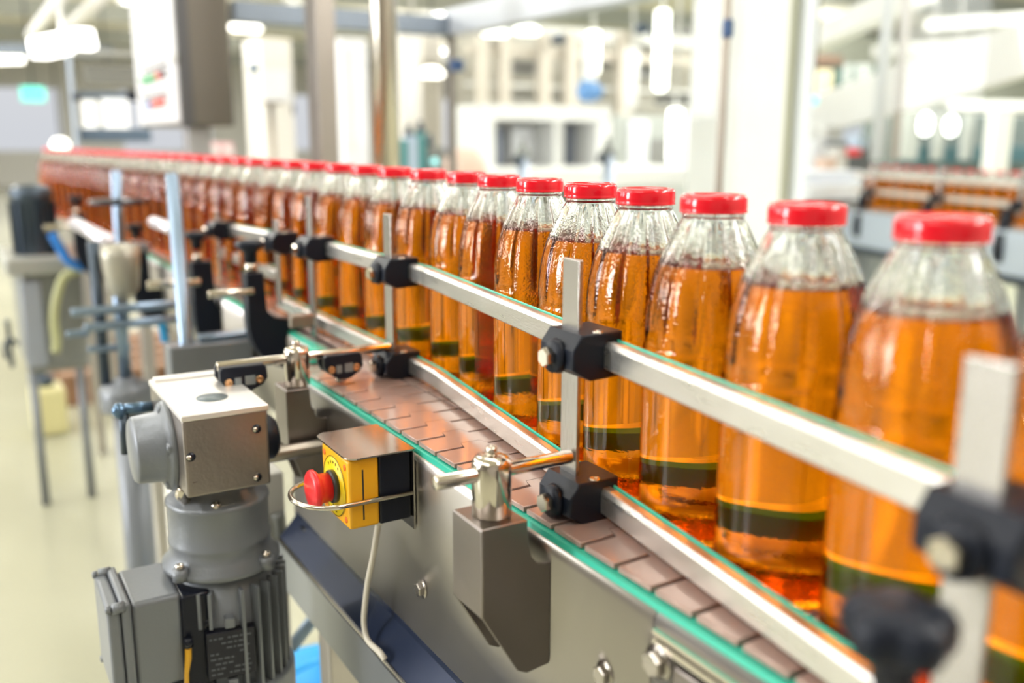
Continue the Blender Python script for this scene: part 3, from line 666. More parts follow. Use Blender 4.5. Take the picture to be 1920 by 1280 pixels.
# small hanging flat steel lug and silver bars
o = MB(); o.box(at(545, 592, y=.25), at(590, 612, y=.25) + Vector((0, .012, 0)), None, .002); tag(o.build('stop_block', tan), 'small brownish steel block just left of the third upright bar', 'block')
m = MB(); p = at(590, 660, z=.962); m.lathe([(0, -.01), (.02, -.01), (.019, -.004), (.008, .006), (0, .006)], (p.x, p.y, .962), (0, 0, 1), 20); tag(m.build('green_roller', green), 'small green roller cap at the slat chain behind the clamp cylinder', 'roller')
o = MB(); o.tube([at(140, 418, d=2.1), at(203, 452, d=1.85)], .014, n=14); tag(o.build('roller_bar', mat('white_bar', (.75, .72, .78), .3, .6)), 'short bright silver roller bar left of the blue-grey posts', 'bar')
o = MB(); o.tube([at(288, 416, d=1.75), at(326, 430, d=1.62)], .011, n=14); tag(o.build('roller_bar', MATS['white_bar']), 'small bright roller bar just left of the tall blue-grey post', 'bar')
# ================================================================ STAND WITH PEDESTAL AND CROSS RODS
st = thing('pedestal_stand', 'blue-grey pedestal stand with round base and cross rods left of the gearbox', 'stand', at(235, 740, d=1.9))
pb = at(237, 720, d=1.85)
mb = MB(); mb.lathe([(0, -.05), (.050, -.05), (.052, -.045), (.052, -.01), (.046, 0), (.022, .002), (.022, .014), (0, .014)], pb, (0, 0, 1), 32); mb.build('round_base', castm, st)
mb = MB(); mb.cyl(pb, (pb.x, pb.y, at(235, 455, d=1.85).z), .012, None, 20); mb.build('pole', bluegrey, st)
mb = MB(); mb.cyl((pb.x - .035, pb.y + .02, pb.z - .03), (pb.x - .035, pb.y + .02, pb.z + .28), .011, None, 20); mb.build('pole', darkm, st)
mb = MB(); mb.cyl((pb.x, pb.y, 0), (pb.x, pb.y, pb.z - .045), .03, None, 24); mb.build('column', castm, st)
def bar(u0, v0, u1, v1, yy, r_, name, m_, parent):
    mb = MB(); mb.cyl(at(u0, v0, y=yy), at(u1, v1, y=yy), r_, None, 16, r_ * .2); return mb.build(name, m_, parent)
yy = pb.y - .04
bar(133, 586, 335, 570, yy, .0085, 'cross_rod', bluegrey, st); bar(158, 615, 330, 598, yy, .0085, 'cross_rod', bluegrey, st)
bar(124, 627, 168, 622, yy + .05, .007, 'cross_rod', bluegrey, st); bar(165, 655, 245, 650, yy + .05, .007, 'cross_rod', bluegrey, st)
q = at(232, 560, y=pb.y); mb = MB(); mb.lathe([(.014, 0), (.03, .02), (.036, .08), (.036, .10), (.02, .105), (0, .105)], q, (0, 0, 1), 24); mb.build('clamp_head', mat('beige_metal', (.42, .40, .33), .4, .4), st)
tp = thing('upright_post', 'tall blue-grey upright post left of the black curved arms', 'post', at(345, 660, d=1.55))
a_, b_ = at(322, 330, d=1.6), at(350, 650, d=1.5)
mb = MB(); mb.cyl(b_, a_, .0115, None, 20, .001); mb.build('post_tube', bluegrey, tp)
mb = MB(); mb.box((b_.x - .03, b_.y - .02, b_.z - .07), (b_.x + .10, b_.y + .03, b_.z + .005), None, .003); mb.build('foot_block', castm, tp)
mb = MB(); mb.box((b_.x - .01, b_.y, 0), (b_.x + .05, b_.y + .05, b_.z - .06), None, .003); mb.build('lower_leg', castm, tp)
mb = MB(); mb.box((b_.x + .02, b_.y - .01, b_.z + .005), (b_.x + .105, b_.y + .02, b_.z + .016), None, .002); mb.build('base_rail', bluegrey, tp)
p2 = thing('upright_post', 'shorter blurred blue-grey post left of the tall one, under a black disc', 'post', at(222, 470, d=2.2))
mb = MB(); mb.cyl((at(222, 470, d=2.2).x, at(222, 470, d=2.2).y, .80), at(218, 320, d=2.2), .0125, None, 20, .001); mb.build('post_tube', bluegrey, p2)
c_ = at(222, 382, d=2.1); mb = MB(); mb.lathe([(0, 0), (.062, 0), (.064, .004), (.060, .010), (0, .012)], c_, (0, 0, 1), 32); mb.build('hand_wheel', blackg, p2)
c_ = at(222, 462, d=2.05); mb = MB(); mb.box((c_.x - .05, c_.y - .03, c_.z - .012), (c_.x + .06, c_.y + .03, c_.z + .006), None, .003); mb.build('platform', castm, p2)
o = MB(); o.tube(cat([at(302, 598, y=yy), at(306, 618, y=yy), at(310, 640, y=yy)]), [.008] * 13, n=10); tag(o.build('air_fitting', bluepl), 'bright blue air fitting between the cross rods and the tall post', 'fitting')
# ================================================================ LEFT MACHINE with dark motor
lm = thing('drive_unit', 'grey drive cabinet with tall dark motor at the left edge', 'machine', at(100, 700, d=3.0))
Yc = at(100, 690, d=2.9).y
def slab(root, name, m_, u0, v0, u1, v1, yy, depth, bev=.006):
    a = at(u0, v0, y=yy); b = at(u1, v1, y=yy); mb = MB(); mb.box((a.x, yy, b.z), (b.x, yy + depth, a.z), None, bev); return mb.build(name, m_, root)
slab(lm, 'cabinet', grey, 32, 500, 172, 690, Yc, .35, .02)
slab(lm, 'cabinet_top', mat('beige_top', (.40, .41, .38), .4, .3), 10, 488, 190, 508, Yc - .03, .4)
slab(lm, 'access_door', mat('door_grey', (.33, .36, .42), .4), 36, 530, 92, 686, Yc - .012, .012)
a_ = at(72, 498, y=Yc + .12); mb = MB(); mb.lathe([(0, 0), (.062, 0), (.062, .02), (.055, .03), (.055, .20), (.062, .21), (.062, .235), (.04, .25), (0, .25)], a_, (0, 0, 1), 32); mt = mb.build('dark_motor', darkm, lm)
for k in range(16):
    a = 2 * PI * k / 16; M = Matrix.Translation(a_) @ Matrix.Rotation(a, 4, 'Z')
    mb = MB(); mb.box((.05, -.002, .035), (.066, .002, .2), None, 0, M); mb.build('fin', darkm, mt)
slab(lm, 'caster_fork', darkm, 14, 600, 24, 690, Yc, .03)
mb = MB(); mb.tube(cat([at(12, 672, y=Yc - .02), at(8, 650, y=Yc - .02), at(18, 636, y=Yc - .02), at(34, 645, y=Yc - .02)]), .006, n=8); mb.build('hook', darkm, lm)
for u in (60, 150):
    a = at(u, 690, y=Yc + .28); mb = MB(); mb.cyl((a.x, a.y, 0), (a.x, a.y, a.z + .02), .014); mb.build('leg', castm, lm)
o = MB(); o.tube(cat([at(u, v, y=Yc - .08) for u, v in ((148, 505), (120, 520), (106, 560), (102, 600), (106, 640), (104, 660))]), .013, n=12); tag(o.build('hose', hosem), 'yellow-green hose curving down the grey drive cabinet', 'hose')
o = MB(); o.tube(cat([at(u, v, y=Yc - .10) for u, v in ((98, 438), (112, 462), (128, 488), (150, 500), (165, 500))]), [.013] * 25, n=12); tag(o.build('hose', bluep), 'blue hose draped over the grey drive cabinet', 'hose')
jg = thing('canister', 'pale yellow plastic canister standing on the floor at left', 'canister', at(97, 812, z=0))
a_ = at(97, 812, z=0); k_ = (a_ - EYE).length / FPX
mb = MB(); mb.box((a_.x - 26 * k_, a_.y - .05, 0), (a_.x + 26 * k_, a_.y + .12, 80 * k_), None, .02); mb.build('body', jugm, jg)
mb = MB(); mb.lathe([(0, 0), (.03, 0), (.03, .05), (0, .05)], (a_.x, a_.y + .03, 80 * k_ - .004), (0, 0, 1), 20); mb.tube(cat([Vector((a_.x - .02, a_.y + .03, 80 * k_ + .03)), Vector((a_.x - .005, a_.y + .05, 80 * k_ + .13)), Vector((a_.x + .02, a_.y + .08, 80 * k_ + .16))]), .02, n=10); mb.build('cap', darkm, jg)
pt = thing('pallet', 'brown wooden pallet on the floor behind the canister', 'pallet', at(200, 790, z=0))
a_ = at(112, 770, z=.0); 
for i, z in enumerate((.0, .12)):
    for k in range(5):
        mb = MB(); y_ = a_.y + .05 + k * .2; mb.box((a_.x + .02, y_, z), (a_.x + .80, y_ + .13, z + .025), None, .003); mb.build('board', wood, pt)
for x_ in (.04, .35, .66):
    for k in range(3):
        mb = MB(); mb.box((a_.x + x_, a_.y + .06 + k * .36, .025), (a_.x + x_ + .12, a_.y + .18 + k * .36, .12), None, .003); mb.build('block', wood, pt)
# small lever arm left of the gearbox
lv = thing('lever_arm', 'dark blue lever with ball end left of the gearbox', 'lever', at(240, 775, y=.15))
mb = MB(); mb.cyl(at(222, 768, y=.058), at(300, 760, y=.058), .006, None, 14); mb.build('lever_rod', mat('dark_blue_metal', (.10, .17, .26), .3, .7), lv)
mb = MB(); c_ = at(224, 770, y=.058); mb.lathe([(0, -.009), (.005, -.0075), (.009, 0), (.005, .0075), (0, .009)], c_, (0, 0, 1), 16); mb.build('ball_end', MATS['dark_blue_metal'], lv)
mb = MB(); mb.cyl(at(231, 775, y=.058), at(236, 850, y=.058), .005, None, 12); mb.build('drop_link', darkm, lv)
# ================================================================ BACKGROUND
# lamp fixtures modelled around the added ceiling lights
lf = None
for i, (x, y) in enumerate(LAMPS):
    if lf is None:
        lf = thing('added_ceiling_lamp', 'long ceiling lamp in rows added to light the hall', 'ceiling lamp', (x, y, 3.22), 'ceiling lamps')
        mb = MB(); mb.box((x - .16, y - .85, 3.225), (x + .16, y + .85, 3.30), None, .01); mb.build('housing', whitep, lf)
        mb = MB(); mb.cyl((x - .06, y - .8, 3.215), (x - .06, y + .8, 3.215), .013); mb.cyl((x + .06, y - .8, 3.215), (x + .06, y + .8, 3.215), .013); mb.build('tubes', lampm, lf)
        mb = MB(); mb.cyl((x, y - .6, 3.29), (x, y - .6, 3.4), .01); mb.cyl((x, y + .6, 3.29), (x, y + .6, 3.4), .01); mb.build('hanger', whitep, lf)
    else: dup(lf, (x, y, 3.22))
def vbox(name, m_, u0, v0, u1, v1, d, thick, parent=None, floor=False, bev=.004, ceil=False):
    """upright box whose front face (facing down the belt) spans the pixels at depth d"""
    a = at(u0, v0, d=d); yy = a.y; b = at(u1, v1, y=yy)
    z0 = 0 if floor else b.z; z1 = 3.4 if ceil else a.z
    mb = MB(); mb.box((a.x, yy, z0), (b.x, yy + thick, z1), None, bev); return mb.build(name, m_, parent)
def pole(name, m_, u, v0, v1, d, r_, parent=None, floor=False, ceil=False, n=20):
    a = at(u, (v0 + v1) / 2, d=d); t = at(u, v0, y=a.y); b = at(u, v1, y=a.y)
    mb = MB(); mb.cyl((a.x, a.y, 0 if floor else b.z), (a.x, a.y, 3.4 if ceil else t.z), r_, None, n); return mb.build(name, m_, parent)
def hbar(name, m_, p, q, w_, h, parent=None, bev=0):
    p, q = Vector(p), Vector(q); d = (q - p); L = d.length; M = Matrix.Translation(p) @ Vector((1, 0, 0)).rotation_difference(d).to_matrix().to_4x4()
    mb = MB(); mb.box((0, -w_ / 2, -h / 2), (L, w_ / 2, h / 2), None, bev, M); return mb.build(name, m_, parent)
# control cabinet
cc = at(345, 236, d=3.2)
ct = thing('control_box', 'tall grey control box with rows of coloured push buttons, hanging top left', 'control box', (cc.x, cc.y, 0))
yL = at(266, 233, x=cc.x).y; xR = at(440, 226, y=cc.y).x
mb = MB(); mb.box((cc.x, cc.y, cc.z), (xR, yL, cc.z + .62), None, .008); mb.build('cabinet_body', mat('cabinet_steel', (.17, .155, .135), .42, .8), ct)
mb = MB(); mb.box((cc.x - .004, cc.y - .006, cc.z - .004), (cc.x + .035, cc.y + .01, cc.z + .62), None, .003); mb.build('edge_trim', mat('trim_dark', (.10, .10, .105), .4, .5), ct)
mb = MB(); mb.box((cc.x - .012, cc.y + .012, cc.z + .01), (cc.x, yL - .01, cc.z + .60), None, .004); dr = mb.build('front_door', mat('door_light', (.78, .78, .80), .4), ct)
def btn(u, v, m_, nm='push_button', r_=.011):
    p = at(u, v, x=cc.x - .012); mb = MB(); mb.lathe([(0, 0), (r_ * 1.3, 0), (r_ * 1.3, .004), (r_, .006), (r_, .018), (0, .020)], p, (-1, 0, 0), 16); mb.build(nm, m_, dr)
gm_, rm_ = mat('green_button', (.02, .45, .12), .3), mat('red_button', (.85, .06, .02), .3)
for u, v in ((274, 152), (283, 149), (291, 146)): btn(u, v, gm_)
for u, v, k in ((301, 142, rm_), (310, 138, blackg), (276, 196, whitep), (284, 197, bluep), (293, 195, orangep), (300, 193, rm_), (309, 191, rm_)): btn(u, v, k)
for k in range(5): btn(276 + k * 9.5, 134 - k * 3.5, darkg, 'label_stud', .005); btn(276 + k * 9.5, 184 - k * 2, darkg, 'label_stud', .005)
btn(329, 108, whitep, 'key_switch', .013)
mb = MB(); mb.box((cc.x + .02, cc.y + .05, .75), (cc.x + .10, cc.y + .13, cc.z), None, .004); mb.build('support_post', mat('post_grey', (.40, .40, .41), .4, .6), ct)
# steel guard posts by the line
gp = at(606, 290, d=3.0)
g1 = thing('guard_post', 'square steel guard post rising behind the bottles, left of the round pole', 'post', (gp.x, gp.y, 0))
xa = at(598, 200, d=2.9); xb = at(634, 200, y=xa.y); yb2 = at(577, 200, x=xa.x).y
mb = MB(); mb.box((xa.x, xa.y, 0), (xb.x, yb2, 3.4), None, .003); mb.build('post_tube', mat('post_steel', (.34, .31, .28), .38, .85), g1)
g2 = thing('guard_post', 'round polished steel pole rising behind the bottles', 'post', (at(722, 290, d=2.4).x, at(722, 290, d=2.4).y, 0))
pole('post_tube', mat('pole_steel', (.60, .56, .48), .22, 1), 722, 0, 300, 2.4, .034, g2, True, True, 40)
# machine guard (framed clear enclosure)
en = thing('machine_guard', 'clear-panelled machine guard with grey top rails and thin dark posts', 'machine guard', (2.2, 3.2, 0))
ftop = 1.62
E0 = at(843, 66, z=ftop); E1 = at(1352, 0, x=E0.x)
E1.z = ftop; E1y = at(1355, 200, x=E0.x).y
darkpost = mat('dark_post', (.22, .20, .18), .4, .7); raillt = mat('guard_rail_light', (.62, .66, .72), .35, .5)
for (x, y, nm) in ((E0.x, E0.y, 'corner_post'), (E0.x, E1y, 'corner_post')):
    mb = MB(); wd = (16 if y > E1y + .1 else 15) / FPX * (RM @ (Vector((x, y, 1.3)) - EYE)).z; mb.box((x, y, 0), (x + wd * .8, y + wd * .8, ftop), None, .003); mb.build(nm, darkpost if y > E1y + .1 else tan, en)
mb = MB(); mb.box((E0.x, E1y - 2.2, ftop), (E0.x + .08, E0.y + .05, ftop + .10), None, .004); mb.build('top_rail', raillt, en)
mb = MB(); mb.box((at(440, 55, y=E0.y).x, E0.y, ftop), (E0.x, E0.y + .07, ftop + .07), None, .004); mb.build('top_rail', mat('guard_rail_dark', (.22, .26, .32), .4, .6), en)
mb = MB(); mb.box((E0.x + .02, E1y + .05, .9), (E0.x + .026, E0.y, ftop)); mb.build('clear_panel', pane, en)
mb = MB(); mb.box((E0.x + .02, E1y - 2.2, .55), (E0.x + .026, E1y, ftop)); mb.build('clear_panel', pane, en)
c_ = at(1348, 52, x=E0.x - .03); wd = 12 / FPX * (RM @ (c_ - EYE)).z; mb = MB(); mb.box((E0.x - wd * .7, c_.y - wd * .7, c_.z - wd * 1.4), (E0.x + wd * .7, c_.y + wd * .7, c_.z + wd * 1.4), None, .004); mb.build('latch', mat('navy_plastic', (.02, .07, .20), .35), en)
c_ = at(843, 122, x=E0.x - .03); wd = 11 / FPX * (RM @ (c_ - EYE)).z; mb = MB(); mb.box((E0.x - wd, c_.y - wd, c_.z - wd), (E0.x + wd, c_.y + wd, c_.z + wd), None, .006); mb.build('latch', MATS['navy_plastic'], en)
pale_col = mat('pale_column', (.72, .75, .80), .45)
# white steel column (H section)
cl = at(1385, 200, d=3.6); cr_ = at(1472, 200, y=cl.y)
mb = MB(); W_ = cr_.x - cl.x; x1 = at(1522, 200, y=cl.y).x
mb.box((cl.x, cl.y, 0), (cr_.x, cl.y + .02, 3.4), whitep, .002); xm = at(1498, 200, y=cl.y).x
mb.box((cl.x, cl.y + .02, 0), (cl.x + .02, cl.y + .28, 3.4), whitep); mb.box((cr_.x - .02, cl.y + .03, 0), (xm, cl.y + .05, 3.4), olive); mb.box((xm, cl.y, 0), (x1, cl.y + .28, 3.4), pale_col, .002)  # recess between the flanges coloured olive
tag(mb.build('steel_column', None), 'broad white steel column standing behind the red caps', 'column')
# white machine inside the guard
wm = thing('filling_machine', 'white machine with arched frame inside the clear guard', 'machine', (4.2, 6, 0))
dW = 7.0
a = at(905, 196, d=dW); Yw = a.y
def wb_(name, m_, u0, v0, u1, v1, dy, t=.4, fl=False): 
    A = at(u0, v0, y=Yw + dy); B = at(u1, v1, y=Yw + dy); mb = MB(); mb.box((A.x, Yw + dy, 0 if fl else B.z), (B.x, Yw + dy + t, A.z), None, .01); return mb.build(name, m_, wm)
wb_('top_beam', whitep, 905, 196, 1145, 228, 0, .5)
wb_('side_column', whitep, 905, 222, 928, 340, 0, .5, True); wb_('side_column', whitep, 1120, 222, 1145, 340, 0, .5, True); wb_('centre_column', mat('pale_steel', (.62, .62, .60), .4, .4), 1038, 226, 1056, 340, .02, .3, True)
wb_('back_panel', mat('light_panel', (.66, .64, .60), .5), 928, 226, 1120, 340, .5, .05, True); wb_('door_panel', mat('pale_panel', (.76, .77, .80), .3), 960, 236, 1010, 330, .3, .02); wb_('dark_slot', mat('slot_grey', (.20, .22, .27), .4), 930, 236, 948, 330, .3, .02); wb_('dark_slot', MATS['slot_grey'], 1062, 232, 1078, 330, .3, .02)
wb_('table', whitep, 880, 320, 1330, 345, -.6, .9)
ud = [(980, 282), (1140, 278)]
for i, (u, v) in enumerate(ud):
    d = 4.6; t = thing('clamp_head', 'grey clamp head on a blue-white column, %s inside the guard' % ('left one' if i == 0 else 'right one'), 'clamp head', at(u, 340, d=d))
    pole('column', mat('pale_blue_metal', (.48, .55, .68), .35, .5), u, v + 12, 350, d, .028, t, True)
    c_ = at(u, v + 10, d=d); mb = MB(); mb.lathe([(0, -.02), (.04, -.02), (.045, 0), (.03, .03), (.012, .05), (.012, .08), (0, .08)], c_, (0, 0, 1), 20); mb.build('head', grey, t)
    c_ = at(u - 10, v + 20, d=d - .05); mb = MB(); mb.box(c_ - Vector((.02, .02, .02)), c_ + Vector((.02, .02, .02)), None, .004); mb.build('clip', darkm, t)
# blue motor and vertical bright tubes inside the guard
t = thing('blue_motor', 'blue motor hanging high inside the clear guard', 'motor', at(1110, 170, d=7.5)); c_ = at(1090, 170, d=7.5)
mb = MB(); mb.lathe([(0, 0), (.07, 0), (.085, .02), (.085, .12), (.06, .14), (.06, .17), (0, .17)], c_, (1, 0, 0), 24); mb.build('motor_body', mat('motor_blue', (.10, .25, .52), .35), t)
mb = MB(); mb.box((c_.x + .04, c_.y - .04, c_.z + .07), (c_.x + .12, c_.y + .04, c_.z + .4), None, .004); mb.build('hanger', whitep, t)
def vtube(u, v0, v1, d, r_, name, m_, lab, cat_, grp=None):
    a = at(u, (v0 + v1) / 2, d=d); z1 = at(u, v0, y=a.y).z; z0 = at(u, v1, y=a.y).z
    t = thing(name, lab, cat_, (a.x, a.y, z0), grp); mb = MB(); mb.lathe([(0, 0), (r_ * .7, .01), (r_, .04), (r_, z1 - z0), (0, z1 - z0)], (a.x, a.y, z0), (0, 0, 1), 20); mb.build('tube', m_, t)
    mb = MB(); mb.cyl((a.x, a.y, z1), (a.x, a.y, 3.4), .008); mb.build('hanger_rod', whitep, t); return t
vtube(1112, 60, 142, 8, .055, 'tube_lamp', lampw, 'vertical tube lamp left of the blue motor top', 'lamp')
vtube(1240, 20, 172, 7, .05, 'tube_lamp', lampw, 'long vertical tube lamp right of the blue motor', 'lamp')
vtube(1185, 90, 205, 7.5, .05, 'white_pipe', whitep, 'white vertical pipe right of the blue motor', 'pipe')
vtube(775, 70, 235, 6.5, .05, 'white_pipe', whitep, 'white vertical pipe right of the round steel pole', 'pipe')
vtube(1265, 205, 310, 5.5, .04, 'tube_lamp', lampm, 'short vertical tube lamp low inside the guard at right', 'lamp')
def droplamp(u, v, d, L, lab, m_=lampw, r_=.06, zc=3.4):
    c_ = at(u, v, d=d); t = thing('pendant_lamp', lab, 'lamp', c_); mb = MB(); mb.lathe([(0, -.03), (r_ * .8, -.025), (r_, 0), (r_ * .6, .04), (0, .05)], c_, (0, 0, 1), 24); 
    for v_ in mb.bm.verts: v_.co.x = c_.x + (v_.co.x - c_.x) * L
    mb.build('bulb', m_, t); mb = MB(); mb.cyl((c_.x, c_.y, c_.z + .05), (c_.x, c_.y, zc), .006); mb.build('cord', darkg, t)
droplamp(460, 52, 7, 2.2, 'bright oval lamp just right of the control box'); droplamp(550, 18, 7.5, 2.4, 'bright oval lamp at the top edge left of the square post')
droplamp(810, 138, 7, 1.7, 'bright oval lamp between round pole and dark guard post'); droplamp(928, 62, 8, 2.2, 'bright oval lamp under the sloping guard rail, left one'); droplamp(988, 58, 8, 2.2, 'bright oval lamp under the sloping guard rail, right one')
droplamp(1384, 72, 6, 1.0, 'small round lamp at the left edge of the white column', lampw, .05); droplamp(113, 272, 7, 1.1, 'round glowing lamp just above the far end of the row', lampw, .06)
droplamp(200, 138, 8, 1.0, 'round lamp behind the blue-white pole at left', lampw, .07)
# big bright lamp cluster at top left with white ducts
t = thing('ceiling_light', 'large glaring light fitting at top left under white pipes', 'lamp', at(115, 80, d=5))
c0 = at(60, 98, d=5.2); c1 = at(165, 60, d=4.6)
hbar('diffuser', lampm, at(70, 92, d=5), at(165, 72, d=4.9), .12, .10, t, .01)
mb = MB(); c_ = (at(117, 78, d=4.95)); mb.cyl((c_.x, c_.y, c_.z + .03), (c_.x, c_.y, 3.4), .01); mb.build('hanger', whitep, t)
for (u0, v0, u1, v1, lab) in ((60, 66, 125, -20, 'left white pipe slanting up at top left'), (128, 55, 205, -20, 'right white pipe slanting up at top left')):
    o = MB(); o.cyl(at(u0, v0, d=6.4), at(u1, v1, d=5.6), .04, None, 20); tag(o.build('white_pipe', whitep), lab, 'pipe')
lamp2 = thing('ceiling_light', 'long pale light fitting at the left edge', 'lamp', at(20, 110, d=8)); hbar('diffuser', lampw, at(-30, 110, d=8), at(38, 108, d=8), .15, .08, lamp2, .01)
o = hbar('cable_tray', mat('tray_dark', (.12, .14, .16), .5, .5), at(-40, 92, d=7), at(200, 96, d=6.4), .12, .08); tag(o, 'dark cable tray crossing the top left corner', 'cable tray')
# exit sign
t = thing('exit_sign', 'glowing teal green exit sign on the left', 'sign', at(62, 176, d=9)); A = at(38, 162, d=9); B = at(86, 190, y=A.y)
mb = MB(); mb.box((A.x, A.y, B.z), (B.x, A.y + .05, A.z), None, .004); mb.build('sign_face', exitm, t); mb = MB(); mb.cyl(((A.x + B.x) / 2, A.y + .03, A.z), ((A.x + B.x) / 2, A.y + .03, 3.4), .01); mb.build('hanger', darkg, t)
# blue-white machine frame at left with lit windows
fm = thing('labelling_machine', 'pale blue machine frame with glowing windows left of the control box', 'machine', at(200, 260, d=4.2))
mf = mat('frame_paleblue', (.50, .58, .70), .35, .4)
a = at(138, 104, d=4.3); Yf = a.y
def fb(name, m_, u0, v0, u1, v1, dy=0, t=.06, fl=False):
    A = at(u0, v0, y=Yf + dy); B = at(u1, v1, y=Yf + dy); mb = MB(); mb.box((A.x, Yf + dy, 0 if fl else B.z), (B.x, Yf + dy + t, A.z), None, .004); return mb.build(name, m_, fm)
fb('frame_post', mf, 126, 100, 150, 290, 0, .06, True); fb('cross_beam', mat('beam_blue', (.15, .21, .30), .4, .5), 145, 172, 275, 186, .02)
fb('lower_beam', MATS['beam_blue'], 150, 240, 285, 266, .02); fb('joint', blackg, 136, 174, 150, 188, -.02, .05); fb('joint', blackg, 240, 168, 268, 190, -.02, .05)
fb('lit_window', mat('bright_panel', (.9, .9, .9), .5, emit=((1, .99, .96), .9)), 153, 188, 186, 243, .3, .02); fb('lit_window', MATS['bright_panel'], 190, 185, 244, 243, .3, .02)
fb('upper_panel', mat('dark_panel', (.20, .20, .18), .5), 155, 120, 262, 160, .5, .02); fb('top_rail', mat('rail_grey', (.45, .45, .42), .4), 140, 92, 270, 106, .3, .05)
# cabinets and panels behind the row, left to right
def cabinet(name, m_, u0, v0, u1, v1, d, lab, cat_='cabinet', t=.5, parts=()):
    A = at(u0, v0, d=d); B = at(u1, v1, y=A.y); o = thing(name, lab, cat_, (A.x, A.y, 0)); mb = MB(); mb.box((A.x, A.y, 0), (B.x, A.y + t, A.z), None, .01); mb.build('body', m_, o)
    for (nm, mm, a0, b0, a1, b1) in parts:
        P = at(a0, b0, y=A.y - .02); Q = at(a1, b1, y=A.y - .02); mb = MB(); mb.box((P.x, A.y - .02, Q.z), (Q.x, A.y - .001, P.z), None, .004); mb.build(nm, mm, o)
    return o
pw = mat('warm_white_panel', (.80, .78, .73), .5); pc = mat('cool_white_panel', (.78, .80, .84), .4)
cabinet('tall_cabinet', pw, 486, 70, 556, 300, 8, 'tall warm white cabinet left of the square post', parts=(('door', pc, 495, 130, 545, 190), ('dark_handle', darkg, 549, 195, 553, 215)))
cabinet('wall_panel', pc, 640, 70, 694, 300, 7.5, 'pale panel between the square post and the round pole', 'panel', parts=(('panel_door', pw, 648, 90, 668, 280),))
cabinet('wall_panel', pw, 750, 60, 832, 300, 9, 'pale warm panel right of the round pole', 'panel', parts=(('recess', mat('beige_grey', (.50, .48, .42), .5), 792, 110, 826, 280),))
cabinet('pink_crate_stack', mat('pink_crate', (.80, .45, .48), .5), 388, 268, 440, 300, 5.5, 'pale pink crates below the control box', 'crate', parts=(('crate_slot', whitep, 395, 275, 412, 290), ('crate_slot', whitep, 420, 275, 436, 290)))
t = thing('small_table', 'thin grey stand with flat dark top below the lamps', 'stand', at(508, 290, d=5)); vv = at(490, 190, d=5)
mb = MB(); q = at(508, 192, d=5); mb.box((q.x - .05, q.y - .05, q.z - .01), (q.x + .05, q.y + .05, q.z + .005), None, .003); mb.build('top_plate', tan, t); mb = MB(); mb.cyl((q.x, q.y, 0), (q.x, q.y, q.z), .016); mb.build('stem', tan, t)
t = thing('gauge', 'small dark blue gauge left of the tall warm cabinet', 'gauge', at(474, 130, d=5)); q = at(474, 128, d=5); mb = MB(); mb.lathe([(0, 0), (.025, 0), (.025, .03), (0, .03)], q, (0, -1, 0), 20); mb.build('dial', MATS['dark_blue_metal'], t); mb = MB(); mb.cyl((q.x, q.y + .01, 0), (q.x, q.y + .01, q.z), .008); mb.build('stem', tan, t)
# teal and blue valve block by the round pole
t = thing('valve_block', 'teal and blue-white valve block right of the round pole', 'valve block', at(780, 300, d=4.5)); d = 4.5; A = at(750, 262, d=d)
for i, (u0, u1, v0, mm) in enumerate(((748, 766, 262, mat('teal_paint', (.10, .32, .34), .4)), (766, 784, 255, mat('pale_blue', (.55, .68, .85), .3, .3)), (784, 800, 248, MATS['teal_paint']), (802, 834, 275, grey))):
    P = at(u0, v0, y=A.y); Q = at(u1, 310, y=A.y); mb = MB(); mb.box((P.x, A.y, 0), (Q.x, A.y + .08, P.z), None, .006); mb.build('valve_body', mm, t)
for u, v in ((772, 245), (795, 238), (812, 262)):
    q = at(u, v, y=A.y); mb = MB(); mb.lathe([(0, 0), (.02, 0), (.025, .02), (.012, .035), (.012, .06), (0, .06)], (q.x, q.y + .04, q.z - .03), (0, 0, 1), 16); mb.build('valve_head', darkm, t)
mb = MB(); q = at(814, 303, y=A.y - .02); mb.lathe([(0, 0), (.018, 0), (.018, .01), (0, .012)], q, (0, -1, 0), 20); mb.build('pilot_light', mat('cyan_light', (.3, .8, .8), .4, emit=((.45, .95, 1), 1.2)), t)
t = thing('robot_cover', 'pale salmon cover beside the white machine base', 'cover', at(870, 300, d=6)); q = at(872, 330, d=6); mb = MB(); mb.lathe([(.14, -q.z), (.14, .05), (.12, .12), (.07, .17), (0, .18)], q, (0, 0, 1), 24); mb.build('cover_shell', mat('salmon', (.75, .55, .45), .5), t)
# gantry of steel tubes and dark gap boxes behind the guard (upper middle)
gs = thing('pipe_gantry', 'pale pipe gantry with beige beams and dark gaps behind the clear guard', 'gantry', at(1100, 120, d=9))
Yg = at(1000, 120, d=9).y
bm_ = mat('beige_beam', (.66, .60, .52), .5); dk = mat('gap_grey', (.25, .25, .24), .5)
def gb_(name, m_, u0, v0, u1, v1, dy=0, t=.1, fl=False):
    A = at(u0, v0, y=Yg + dy); B = at(u1, v1, y=Yg + dy); mb = MB(); mb.box((A.x, Yg + dy, 0 if fl else B.z), (B.x, Yg + dy + t, A.z), None, .006); mb.build(name, m_, gs)
for u in (900, 940, 1015, 1065, 1165): gb_('upright', bm_, u, 60, u + 18, 260, 0, .1, True)
for v in (62, 100, 160, 188): gb_('cross_beam', whitep if v != 100 else bm_, 880, v, 1380, v + 13, .1)
for u0, v0, u1, v1 in ((912, 74, 938, 98), (960, 112, 1012, 140), (1180, 70, 1230, 92), (1270, 48, 1320, 90), (1085, 105, 1150, 128), (1190, 112, 1240, 150), (960, 172, 1100, 186), (1250, 175, 1330, 200)): gb_('dark_gap_box', dk, u0, v0, u1, v1, .25, .2)  # dark boxes put in as the dark gaps between the beams
